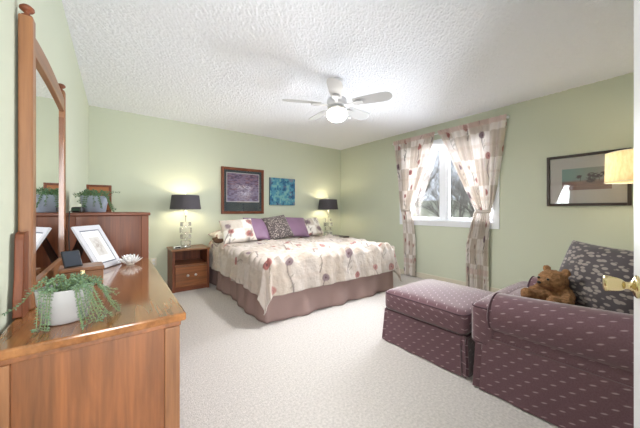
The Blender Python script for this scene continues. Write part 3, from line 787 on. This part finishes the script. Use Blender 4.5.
def bedside_lamp(loc, label):
    t = thing('table_lamp', label, 'lamp', loc, 0, 'crystal table lamps beside the bed')
    def cube(s, z, a):
        m = MB(); V, F = rbox(s/2, s/2, s/2*.60, .010, 5); c, sn = math.cos(a), math.sin(a)
        m.add([(v[0]*c-v[1]*sn, v[0]*sn+v[1]*c, v[2]+z) for v in V], F)
        m.build('crystal_block', M['crystal'], t)
    box('base', -.06, .06, -.06, .06, 0, .018, M['crystal'], t, .004)
    cube(.118, .0615, .0)
    for z in (.018, .109, .1925, .2925): MB().lathe([(.0,z),(.028,z),(.028,z+.007),(0,z+.007)], 20).build('collar', M['chrome'], t, smooth=False)
    cube(.108, .155, .5); cube(.135, .2445, .1); cube(.108, .330, .6)
    MB().tube([(0,0,.365), (0,0,.74)], .006, 8).build('rod', M['chrome'], t, smooth=True)
    MB().lathe([(.012,.44),(.014,.46),(.014,.52),(.0,.53)], 14).build('socket', M['chrome'], t, smooth=True)
    MB().lathe([(0,.775),(.008,.772),(.010,.765),(.006,.757),(.012,.75),(0,.742)], 14).build('shade_finial', M['chrome'], t, smooth=True)
    n = 40
    sh = MB().lathe([(.203,.545),(.178,.745)], n); sh.F = sh.F[:n]
    o = sh.build('lamp_shade', M['shade'], t, smooth=True)
    si = MB().lathe([(.2005,.547),(.1755,.743)], n); si.F = [f[::-1] for f in si.F[:n]]
    si.build('shade_lining', M['shade_in'], o, smooth=True)
    w = MB()
    for k in range(3):
        a = 2*PI*k/3; w.tube([(0,0,.735), (.1755*math.cos(a), .1755*math.sin(a), .735)], .0025, 6)
    w.build('shade_spider', M['chrome'], o)
    MB().sphere((0,0,.61), .032, sc=(1,1,1.3)).build('bulb', emis('warm bulb', (1, .86, .62), 14), t, smooth=True)
    point('bulb_light', (0,0,.66), LAMP_BED, (1, .86, .62), .03, t)
    return t
bedside_lamp((.80, 4.25, .5765), 'crystal block lamp with charcoal shade on the left nightstand')
bedside_lamp((3.42, 4.25, .5765), 'crystal block lamp with charcoal shade on the right nightstand in the corner')
t = thing('alarm_clock', 'small silver alarm clock on the left nightstand', 'clock', (.67, 4.13, .5765), math.radians(10))
V, F = rbox(.048, .03, .020, .010, 6); mesh('case', shift(V, (0,0,.0205)), F, plain('silver plastic', rgb(190,192,190), .35), t, True)
box('display', -.034, .034, -.0312, -.0295, .010, .030, M['black'], t, 0)
box('snooze_button', -.02, .02, -.01, .008, .0385, .0425, M['black'], t, .001)

# ------------------------------------------------------------------ wall art
def vgrid(name, x0, x1, z0, z1, y, fn, parent, nx=90, nz=80, plane='xz', sign=1):
    U, Vv = np.meshgrid(np.linspace(0,1,nx), np.linspace(0,1,nz)); u = U.ravel(); v = Vv.ravel()
    col = nplin(fn(u, v)); V = []
    for a, b_ in zip(u, v):
        V.append((x0+(x1-x0)*a, y, z0+(z1-z0)*b_) if plane == 'xz' else (y, x0+(x1-x0)*a, z0+(z1-z0)*b_))
    F = [(j*nx+i, j*nx+i+1, (j+1)*nx+i+1, (j+1)*nx+i) for j in range(nz-1) for i in range(nx-1)]
    return mesh(name, V, F, M['paint'], parent, col=col)
fx0, fx1, fz0, fz1 = 1.37, 2.12, 1.045, 1.825
t = thing('framed_picture', 'large wood framed picture of purple and white blurs above the bed', 'picture', ((fx0+fx1)/2, YB, (fz0+fz1)/2))
hw, hh = (fx1-fx0)/2, (fz1-fz0)/2; b_ = .045
w = MB().box(-hw, -hw+b_, -.032, -.001, -hh, hh).box(hw-b_, hw, -.032, -.001, -hh, hh).box(-hw+b_, hw-b_, -.032, -.001, hh-b_, hh).box(-hw+b_, hw-b_, -.032, -.001, -hh, -hh+b_)
w.build('frame', M['red_z'], t, bevel=.004)
box('mat_board', -hw+b_, hw-b_, -.014, -.004, -hh+b_, hh-b_, plain('slate green mat', rgb(58, 72, 82), .7), t, 0)
box('inner_mat', -hw+.085, hw-.085, -.017, -.014, -hh+.20, hh-.085, plain('pale mat line', rgb(206, 204, 206), .7), t, 0)
def art1(u, v):
    c = np.ones((len(u),3))*np.array((.56,.48,.60)); a = fbm(u*12, v*26, 3); b1 = fbm(u*8+5, v*30+7, 9); d = fbm(u*30, v*60, 14, 3)
    c = mixc(c, (.32,.25,.40), np.clip((.52-a)*6, 0, 1)*(.4+.6*v)); c = mixc(c, (.60,.40,.44), np.clip((b1-.52)*6, 0, 1)*.6*(v > .4))
    c = mixc(c, (.58,.60,.76), np.clip((a-.45)*5, 0, 1)*np.clip(1.1-v*1.3, 0, 1)*.8)
    m = np.clip((d-.44)*9, 0, 1)*np.exp(-((v-.52)/.08)**2-((u-.5)/.35)**2); c = mixc(c, (.90,.88,.92), m)
    m = np.clip((d-.40)*8, 0, 1)*np.exp(-((v-.3)/.14)**2-((u-.58)/.28)**2); return mixc(c, (.86,.85,.93), m*.9)
vgrid('print', -hw+.098, hw-.098, -hh+.213, hh-.098, -.0175, art1, t)
box('pane', -hw+b_-.005, hw-b_+.005, -.022, -.020, -hh+b_-.005, hh-b_+.005, M['glass'], t, 0)
fx0, fx1, fz0, fz1 = 2.235, 2.77, 1.20, 1.705
t = thing('canvas_painting', 'unframed teal and blue abstract canvas on the wall behind the bed', 'picture', ((fx0+fx1)/2, YB, (fz0+fz1)/2))
hw, hh = (fx1-fx0)/2, (fz1-fz0)/2
box('canvas', -hw, hw, -.035, -.001, -hh, hh, plain('canvas edge', rgb(72, 104, 116), .8), t, .002)
def art2(u, v):
    c = np.ones((len(u),3))*np.array((.30,.56,.66)); a = fbm(u*7+3, v*7, 23); b1 = fbm(u*10+3, v*10+9, 29); d = fbm(u*5+1, v*5+2, 37)
    c = mixc(c, (.14,.38,.54), np.clip((a-.5)*7, 0, 1)); c = mixc(c, (.52,.72,.70), np.clip((b1-.53)*8, 0, 1)*.8); c = mixc(c, (.50,.42,.52), np.clip((d-.58)*9, 0, 1)*.6)
    return mixc(c, (.10,.26,.42), np.clip((.36-b1)*9, 0, 1)*.8)
vgrid('painted_face', -hw+.001, hw-.001, -hh+.001, hh-.001, -.0356, art2, t)
# right wall picture
py0, py1, pz0, pz1 = .262, .905, 1.155, 1.712
t = thing('framed_picture', 'wide dark framed landscape print with trees on the right wall', 'picture', (XR, (py0+py1)/2, (pz0+pz1)/2))
hw, hh = (py1-py0)/2, (pz1-pz0)/2; b_ = .028
w = MB().box(-.028, -.001, -hw, -hw+b_, -hh, hh).box(-.028, -.001, hw-b_, hw, -hh, hh).box(-.028, -.001, -hw+b_, hw-b_, hh-b_, hh).box(-.028, -.001, -hw+b_, hw-b_, -hh, -hh+b_)
w.build('frame', M['dark'], t, bevel=.004)
box('mat_board', -.010, -.002, -hw+b_, hw-b_, -hh+b_, hh-b_, plain('beige mat board', rgb(210, 204, 198), .8), t, 0)
def art3(u, v):
    u = 1-u
    sky = np.array((.52,.64,.62)); c = np.ones((len(u),3))*sky
    c = mixc(c, (.68,.60,.56), np.clip(u*1.4-.2, 0, 1)*.8*(v > .4)); c = mixc(c, (.56,.44,.42), np.clip((.46-v)*10, 0, 1))
    c = mixc(c, (.66,.52,.46), np.clip((fbm(u*3, v*22, 3)-.5)*6, 0, 1)*(v < .45)*.7)
    for (tx, ty, r, n) in ((.37,.60,.07,4),(.55,.50,.06,3),(.62,.66,.09,5),(.74,.62,.10,5),(.86,.66,.10,5),(.60,.44,.11,3),(.95,.60,.08,5)):
        a = fbm(u*26+n, v*20, 41); dd = ((u-tx)/r)**2+((v-ty)/(r*1.15))**2
        c = mixc(c, (.30,.22,.24), np.clip((1.25-dd)*1.5, 0, 1)*np.clip((a-.36)*6, 0, 1))
        c = mixc(c, (.28,.20,.22), (np.abs(u-tx-.02) < .006)*((v < ty) & (v > .38)))
    return c
vgrid('print', -.19, .19, -.108, .125, -.0115, art3, t, plane='yz')
box('pane', -.018, -.016, -hw+b_-.004, hw-b_+.004, -hh+b_-.004, hh-b_+.004, M['glass'], t, 0)
# outlet
t = thing('wall_outlet', 'cream wall outlet low on the back wall, left of the nightstand', 'outlet', (.43, YB, .37))
box('cover_plate', -.035, .035, -.006, 0, -.057, .057, M['cream'], t, .003)
for z in (-.024, .024): box('socket', -.016, .016, -.008, -.005, z-.014, z+.014, M['white'], t, .003)

# ------------------------------------------------------------------ curtains
rod = thing('curtain_rod', 'slim curtain rod above the window', 'curtain rod', (XR-.055, 2.155, 2.275))
MB().tube([(0,-.86,0), (0,.86,0)], .007, 12).build('rod', M['white'], rod, smooth=True)
for y in (-.83, .83):
    MB().tube([(0,y,0), (.054,y,0)], .008).build('bracket', M['white'], rod)
    MB().lathe([(0,0),(.016,.004),(.020,.018),(.012,.03),(0,.034)] if y > 0 else [(0,0),(.016,-.004),(.020,-.018),(.012,-.03),(0,-.034)], 16, (0, .86 if y > 0 else -.86, 0), axis='y').build('rod_cap', M['white'], rod, smooth=True)
def curtain(label, top, tie, bot, zt, seed, ph):
    """(inner, outer) wall positions of the two edges at the top, the tie and the hem"""
    nu, nv = 150, 150; V = []; UU = []; VV = []
    for j in range(nv+1):
        f = j/nv; z = 2.315*(1-f)+.02*f
        if z > zt:
            k = (z-zt)/(2.315-zt); k2 = 1-(1-k)**1.25 if k < 1 else 1; k2 = k**.92
            a = tie[0]+(top[0]-tie[0])*k2; c = tie[1]+(top[1]-tie[1])*min(1, k**.75)
            amp = .020+.012*(1-k); pinch = math.exp(-((z-zt)/.10)**2)
        else:
            k = (zt-z)/zt; k2 = min(1, k*2.2)**.7
            a = tie[0]+(bot[0]-tie[0])*k2; c = tie[1]+(bot[1]-tie[1])*k2; amp = .020; pinch = math.exp(-((z-zt)/.10)**2)
        for i in range(nu+1):
            t_ = i/nu
            y = a+(c-a)*t_
            amp2 = amp*(1-.45*pinch)
            freq = 9
            x = -.055+amp2*math.sin(t_*freq*2*PI+ph+.8*math.sin(f*5))+.010*math.sin(t_*4*PI+f*7)-.012*pinch
            y += .008*math.sin(t_*freq*2*PI*1.0+1.2)*(.5+pinch)
            if z > 2.25:
                x = -.072+.008*math.sin(t_*freq*4*PI+ph)
            V.append((XR+x-.0, y, z)); UU.append(t_*1.25); VV.append(z)
    col = poppy_print(np.array(UU)+seed*.37, np.array(VV), seed, .40, base=(240, 234, 230))
    vz = np.array(VV); col = mixc(col, rgb(206, 172, 164), (vz > 2.25)*.55+((vz < .30) & (vz > .22))*.35)
    F = [(j*(nu+1)+i, j*(nu+1)+i+1, (j+1)*(nu+1)+i+1, (j+1)*(nu+1)+i) for j in range(nv) for i in range(nu)]
    t = thing('curtain', label, 'curtain', (XR-.055, (tie[0]+tie[1])/2, 0.0), 0, 'poppy print curtains')
    L_ = t.location
    o = mesh('curtain_panel', shift(V, (-L_[0], -L_[1], 0)), F, M['curtain'], t, True, col=col)
    w = MB(); y0, y1 = sorted((tie[0]-L_[1], tie[1]-L_[1])); y0 -= .008; y1 += .008
    ring = [(0+.048*math.cos(a), (y0+y1)/2+(y1-y0)/2*math.sin(a), zt+.012*math.cos(a)) for a in [2*PI*k/24 for k in range(25)]]
    n0 = []
    for (x, y, z) in ring: n0 += [(x, y, z-.02), (x, y, z+.02)]
    w.add(n0, [(2*k, 2*k+2, 2*k+3, 2*k+1) for k in range(24)])
    o = w.build('tie_back', plain('curtain tie', rgb(206, 196, 188), .85), t, smooth=True); sm = o.modifiers.new('s', 'SOLIDIFY'); sm.thickness = .004
    return t
curtain('poppy print curtain tied back on the left side of the window', (2.235, 3.02), (2.66, 2.86), (2.59, 2.80), 1.12, 5, 0)
curtain('poppy print curtain tied back on the right side of the window, wider one', (2.205, 1.285), (1.655, 1.475), (1.79, 1.50), 1.10, 11, 1.3)

# ------------------------------------------------------------------ ceiling fan
M['fanw'] = plain('soft white fan paint', rgb(206, 207, 210), .4)
fan = thing('ceiling_fan', 'white five blade ceiling fan with a lit round globe', 'ceiling fan', (1.805, 2.10, ZC))
MB().lathe([(0,0),(.068,0),(.070,-.012),(.060,-.032),(.030,-.048),(.016,-.05),(.016,-.14),(.030,-.15),(.036,-.17)], 32).build('canopy_and_rod', M['fanw'], fan, smooth=True)
FD = .045
MB().lathe([(r_, z_-FD) for r_, z_ in [(.030,-.12),(.070,-.135),(.098,-.155),(.102,-.175),(.102,-.215),(.095,-.232),(.060,-.240),(0,-.240)]], 40).build('motor_housing', M['fanw'], fan, smooth=True)
MB().lathe([(r_, z_-FD) for r_, z_ in [(.060,-.238),(.092,-.244),(.096,-.252),(.096,-.262),(.088,-.270),(.05,-.272)]], 36).build('light_fitter', M['steel'], fan, smooth=True)
g = MB().lathe([(r_, z_-FD) for r_, z_ in [(.084,-.268),(.100,-.282),(.106,-.302),(.102,-.328),(.088,-.352),(.062,-.370),(.030,-.380),(0,-.383)]], 36)
g.build('globe', emis('lit opal glass', (1, .955, .90), LAMP_FAN), fan, smooth=True)
fd = bpy.data.lights.new('fan_lamp_light', 'AREA'); fd.shape = 'DISK'; fd.size = .16; fd.energy = 14; fd.color = (1, .98, .95)
fo = bpy.data.objects.new('fan_lamp_light', fd); fo.location = (0, 0, -.435); fo.parent = fan; C.objects.link(fo)
for k in range(5):
    a = math.radians(-61+72*k); c, sn = math.cos(a), math.sin(a)
    out = [(.17,.050),(.27,.062),(.38,.070),(.46,.072),(.505,.066),(.535,.050),(.552,.025),(.556,0)]
    pts = [(x, y) for x, y in out]+[(x, -y) for x, y in reversed(out[:-1])]
    V = []; pt = math.radians(-13)
    for z in (-.003, .003):
        for x, y in pts: V.append((x, y*math.cos(pt)-z*math.sin(pt), -.205-FD+y*math.sin(pt)+z*math.cos(pt)))
    n = len(pts); F = [tuple(reversed(range(n))), tuple(range(n, 2*n))]+[(i, (i+1)%n, (i+1)%n+n, i+n) for i in range(n)]
    V = [(x*c-y*sn, x*sn+y*c, z) for x, y, z in V]
    bl = mesh('blade', V, F, M['fanw'], fan, bevel=.0015)
    w = MB(); hz = -.222-FD
    Vb = [(.09,-.018,hz),(.16,-.014,hz),(.215,-.040,hz-.001),(.26,-.030,hz),(.27,0,hz+.002),(.26,.030,hz-.006),(.215,.040,hz-.006),(.16,.014,hz+.004),(.09,.018,hz+.002)]
    Vb = Vb+[(x,y,z+.006) for x,y,z in Vb]; n = 9
    Fb = [tuple(reversed(range(n))), tuple(range(n, 2*n))]+[(i, (i+1)%n, (i+1)%n+n, i+n) for i in range(n)]
    mesh('blade_iron', [(x*c-y*sn, x*sn+y*c, z) for x, y, z in Vb], Fb, M['fanw'], bl)
for (x, y, ln) in ((.10, -.04, .03), (.06, .10, .02)):
    w = MB().tube([(x, y, -.275-FD), (x*1.12, y*1.12, -.30-FD), (x*1.25, y*1.25, -.30-FD-ln)], .0016, 6); w.sphere((x*1.25, y*1.25, -.30-FD-ln), .007, 8, 6)
    w.build('pull_chain', M['steel'], fan, smooth=True)

# ------------------------------------------------------------------ armchair
def piping(pts, r, name, parent, closed=True):
    p = list(pts)+([pts[0]] if closed else []); return MB().tube(p, r, 6).build(name, M['piping'], parent, smooth=True)
def rrect(hx, hy, r, n=6):
    out = []
    for (sx, sy, a0) in ((1,1,0), (-1,1,PI/2), (-1,-1,PI), (1,-1,1.5*PI)):
        for k in range(n+1):
            a = a0+PI/2*k/n; out.append((sx*(hx-r)+r*math.cos(a), sy*(hy-r)+r*math.sin(a)))
    return out
AX0, AX1, AY0, AY1 = 1.795, 2.735, -.085, .80
arm = thing('armchair', 'wide mauve upholstered armchair with rolled arms and a dash pattern', 'armchair', ((AX0+AX1)/2, (AY0+AY1)/2, 0))
ox, oy = arm.location[0], arm.location[1]
HW = (AX1-AX0)/2; HY = (AY1-AY0)/2
# base with flared skirt
def skirt(hx, hy, ztop, fl, name, parent, pleat=.5, r=.03):
    V = []; UV = []; n = 40; ring = []
    for (ax, ay, bx_, by_) in ((hx,hy,-hx,hy), (-hx,hy,-hx,-hy), (-hx,-hy,hx,-hy), (hx,-hy,hx,hy)):
        for k in range(n): ring.append((ax+(bx_-ax)*k/n, ay+(by_-ay)*k/n, min(k, n-k)/n))
    nz = 8; per = 0; acc = [0]
    for i in range(1, len(ring)): acc.append(acc[-1]+math.hypot(ring[i][0]-ring[i-1][0], ring[i][1]-ring[i-1][1]))
    for j in range(nz+1):
        f = j/nz; z = ztop*(1-f)+.006*f
        for i, (x, y, e_) in enumerate(ring):
            q = fl*f+.004*f*math.sin(acc[i]*28); s_ = 1
            cl = -.020*math.exp(-((e_-.022)/.012)**2)*min(1, f*3)
            V.append((x*(1+(q+cl)/hx), y*(1+(q+cl)/hy), z)); UV.append((acc[i], z))
    N_ = len(ring)
    F = [(j*N_+i, j*N_+(i+1)%N_, (j+1)*N_+(i+1)%N_, (j+1)*N_+i) for j in range(nz) for i in range(N_)]
    F = [f[::-1] for f in F]
    F.append(tuple(range(N_)))
    return mesh(name, V, F, M['purple'], parent, False, uv=UV, bevel=0)
skirt(HW-.012, HY-.035, .33, .012, 'skirt', arm)
# seat deck
V, F = rbox(HW-.02, HY-.05, .06, .02, 8); mesh('seat_deck', shift(V, (0, -.01, .285)), F, M['purple'], arm, True)
# arms
def rolled_arm(sg):
    """sg=-1 the near arm (outer side towards -x)"""
    nY = 30; prof = []
    # outer vertical panel, roll, inner vertical
    for k in range(7): prof.append((.030-.006*math.sin(PI*k/6), .07+.285*k/6))
    cx_, cz, rx, rz = .118, .468, .128, .118
    for k in range(29):
        a = math.radians(236-k*(236+40)/28); prof.append((cx_+rx*math.cos(a), cz+rz*math.sin(a)))
    prof.append((.205, .33))
    al = [0]
    for i in range(1, len(prof)): al.append(al[-1]+math.hypot(prof[i][0]-prof[i-1][0], prof[i][1]-prof[i-1][1]))
    V = []; UV = []; y0, y1 = AY0+.06-oy, .685-oy; n = len(prof)
    cen = (.118, .44)
    rows = [(y1+.012, .90), (y1+.008, .955), (y1, .99), (y1-.015, 1.0)]+[(y1-.015-(y1-.015-y0)*k/nY, 1.0) for k in range(1, nY+1)]
    for (y, sc) in rows:
        lift = .045*(y1-y)/(y1-y0)
        for (px_, pz_), a_ in zip(prof, al):
            X_ = cen[0]+(px_-cen[0])*sc; Z_ = cen[1]+(pz_-cen[1])*sc
            if pz_ < .36: Z_ = pz_
            w_ = max(0, min(1, (pz_-.33)/.2))
            V.append((sg*(HW-X_) if sg > 0 else -(HW-X_), y, Z_+lift*w_)); UV.append((-y, a_))
    F = []
    for j in range(len(rows)-1):
        for i in range(n-1):
            f = (j*n+i, j*n+i+1, (j+1)*n+i+1, (j+1)*n+i); F.append(f if sg < 0 else f[::-1])
    cap = tuple(range(n)); F.append(cap[::-1] if sg < 0 else cap)
    cap = tuple((len(rows)-1)*n+i for i in range(n)); F.append(cap if sg < 0 else cap[::-1])
    a_o = mesh('armrest', V, F, M['purple'], arm, True, uv=UV)
    pts = [(V[i+2*n][0]*1.003, V[i+2*n][1], V[i+2*n][2]) for i in range(n)]
    piping(pts, .0055, 'arm_piping', a_o, False)
    # fix cap shading
    a_o.data.polygons[len(F)-1].use_smooth = False; a_o.data.polygons[len(F)-2].use_smooth = False
rolled_arm(-1); rolled_arm(1)
# T seat cushion: a wide front bar that wraps the arms and the seat between them, one padded mesh
m = MB()
V, F = rbox(HW-.008, .068, .128, .042, 14, (.006, .010, .020)); m.add(shift(V, (0, .733-oy, .395)), F)
V, F = rbox(HW-.220, .335, .128, .042, 14, (0, 0, .022)); m.add(shift(V, (0, .462-oy, .397)), F)
sc_ = m.build('seat_cushion', M['purple'], arm, smooth=True)
for z in (.503, .287): piping([(x, y+.733-oy, z) for x, y in rrect(HW-.014, .062, .035)], .005, 'cushion_piping', sc_)
V, F = rbox(HW-.075, .075, .29, .06, 14, (0,.012,.02)); 
o = mesh('backrest', shift([(v[0], v[1]-.0*v[2], v[2]) for v in V], (0, -.0-HY+.08, .575)), F, M['purple'], arm, True)

# ottoman
OX0, OX1, OY0, OY1 = 1.83, 2.53, .835, 1.525
ot = thing('ottoman', 'mauve upholstered ottoman with a skirt in front of the armchair', 'ottoman', ((OX0+OX1)/2, (OY0+OY1)/2, 0))
hx_, hy_ = (OX1-OX0)/2, (OY1-OY0)/2
skirt(hx_-.012, hy_-.012, .27, .018, 'skirt', ot)
V, F = rbox(hx_, hy_, .085, .05, 16, (.006,.006,.025)); o = mesh('cushion_top', shift(V, (0,0,.345)), F, M['purple'], ot, True)
piping([(x, y, .405) for x, y in rrect(hx_-.006, hy_-.006, .05)], .005, 'piping', o)
piping([(x, y, .268) for x, y in rrect(hx_-.008, hy_-.008, .045)], .005, 'piping', o)
# corner kick pleats
for sx in (-1, 1):
    for sy in (-1, 1):
        w = MB()
        x, y = sx*(hx_+.002), sy*(hy_-.05)
        w.box(min(x, x+sx*.006), max(x, x+sx*.006), y-.035, y+.035, .008, .255)
        

# cushion on the armchair
cu = pillow('throw_pillow', 'charcoal cushion with pale leaf print leaning in the armchair', (2.25, .268, .70), .50, .43, .19, M['leafprint'], (math.radians(-22), math.radians(2), math.radians(-125)), None, None, 'cushion')

# teddy bear
tb = thing('teddy_bear', 'brown plush teddy bear slumped on the armchair seat', 'teddy bear', (2.205, .44, .524), math.radians(-118))
tb.scale = (1.12,)*3
m = MB()
m.sphere((0, 0, .058), .064, 18, 12, (1, .95, .95))            # body
m.sphere((-.005, -.04, .132), .064, 18, 12, (1.12, .95, .90))        # head
m.sphere((-.006, -.098, .118), .030, 12, 9, (1.1, 1.05, .8))       # muzzle
m.sphere((-.055, -.02, .182), .024, 12, 9, (1, .5, 1)); m.sphere((.049, -.02, .183), .024, 12, 9, (1, .5, 1))
for sx in (-1, 1):
    m.tube([(sx*.040, -.01, .085), (sx*.080, -.04, .070), (sx*.095, -.075, .045)], [.026, .026, .030], 12)
    m.sphere((sx*.095, -.078, .043), .030, 12, 9)
    m.tube([(sx*.035, -.03, .035), (sx*.065, -.09, .033), (sx*.075, -.125, .034)], [.035, .032, .030], 12)
    m.sphere((sx*.076, -.132, .038), .034, 12, 9, (1, .8, 1.1))
body = m.build('body', M['bear'], tb, smooth=True)
rm = body.modifiers.new('remesh', 'REMESH'); rm.mode = 'VOXEL'; rm.voxel_size = .005; rm.use_smooth_shade = True
sm = body.modifiers.new('smooth', 'SMOOTH'); sm.iterations = 4
tx = bpy.data.textures.new('fur', 'CLOUDS'); tx.noise_scale = .012
dm = body.modifiers.new('fur', 'DISPLACE'); dm.texture = tx; dm.strength = .010
for sx in (-1, 1):
    MB().sphere((sx*.026-.006, -.101, .146), .0065, 10, 7).build('eye', M['black'], tb, smooth=True)
MB().sphere((-.006, -.129, .126), .010, 10, 7, (1.2, .7, .8)).build('nose', M['black'], tb, smooth=True)

# floor lamp behind the armchair, its shade passing in front of the picture
fl = thing('floor_lamp', 'tall lamp with lit cream drum shade in front of the right wall picture', 'lamp', (3.42, .17, 0))
MB().lathe([(0,0),(.13,0),(.135,.01),(.12,.02),(.03,.03),(.02,.045)], 32).build('base', M['dark'], fl, smooth=True)
MB().tube([(0,0,.03), (0,0,1.40)], .012, 12).build('pole', M['dark'], fl, smooth=True)
n = 48
sh = MB().lathe([(.214,1.345),(.208,1.590)], n); sh.F = sh.F[:n]
o = sh.build('lamp_shade', M['linen'], fl, smooth=True)
w = MB()
for z, r in ((1.346, .2145), (1.589, .2085)): w.tube([(r*math.cos(2*PI*k/40), r*math.sin(2*PI*k/40), z) for k in range(41)], .003, 6)
for k in range(3):
    a = 2*PI*k/3; w.tube([(0,0,1.57), (.208*math.cos(a), .208*math.sin(a), 1.586)], .002, 5)
w.tube([(0,0,1.39), (0,0,1.575)], .005, 6)
w.build('shade_ring', M['shade_in'], o, smooth=True)
MB().sphere((0,0,1.45), .032, sc=(1,1,1.3)).build('bulb', emis('warm floor bulb', (1, .85, .6), 10), fl, smooth=True)
point('floor_bulb_light', (.045,0,1.46), LAMP_FLOOR, (1, .90, .74), .04, fl)
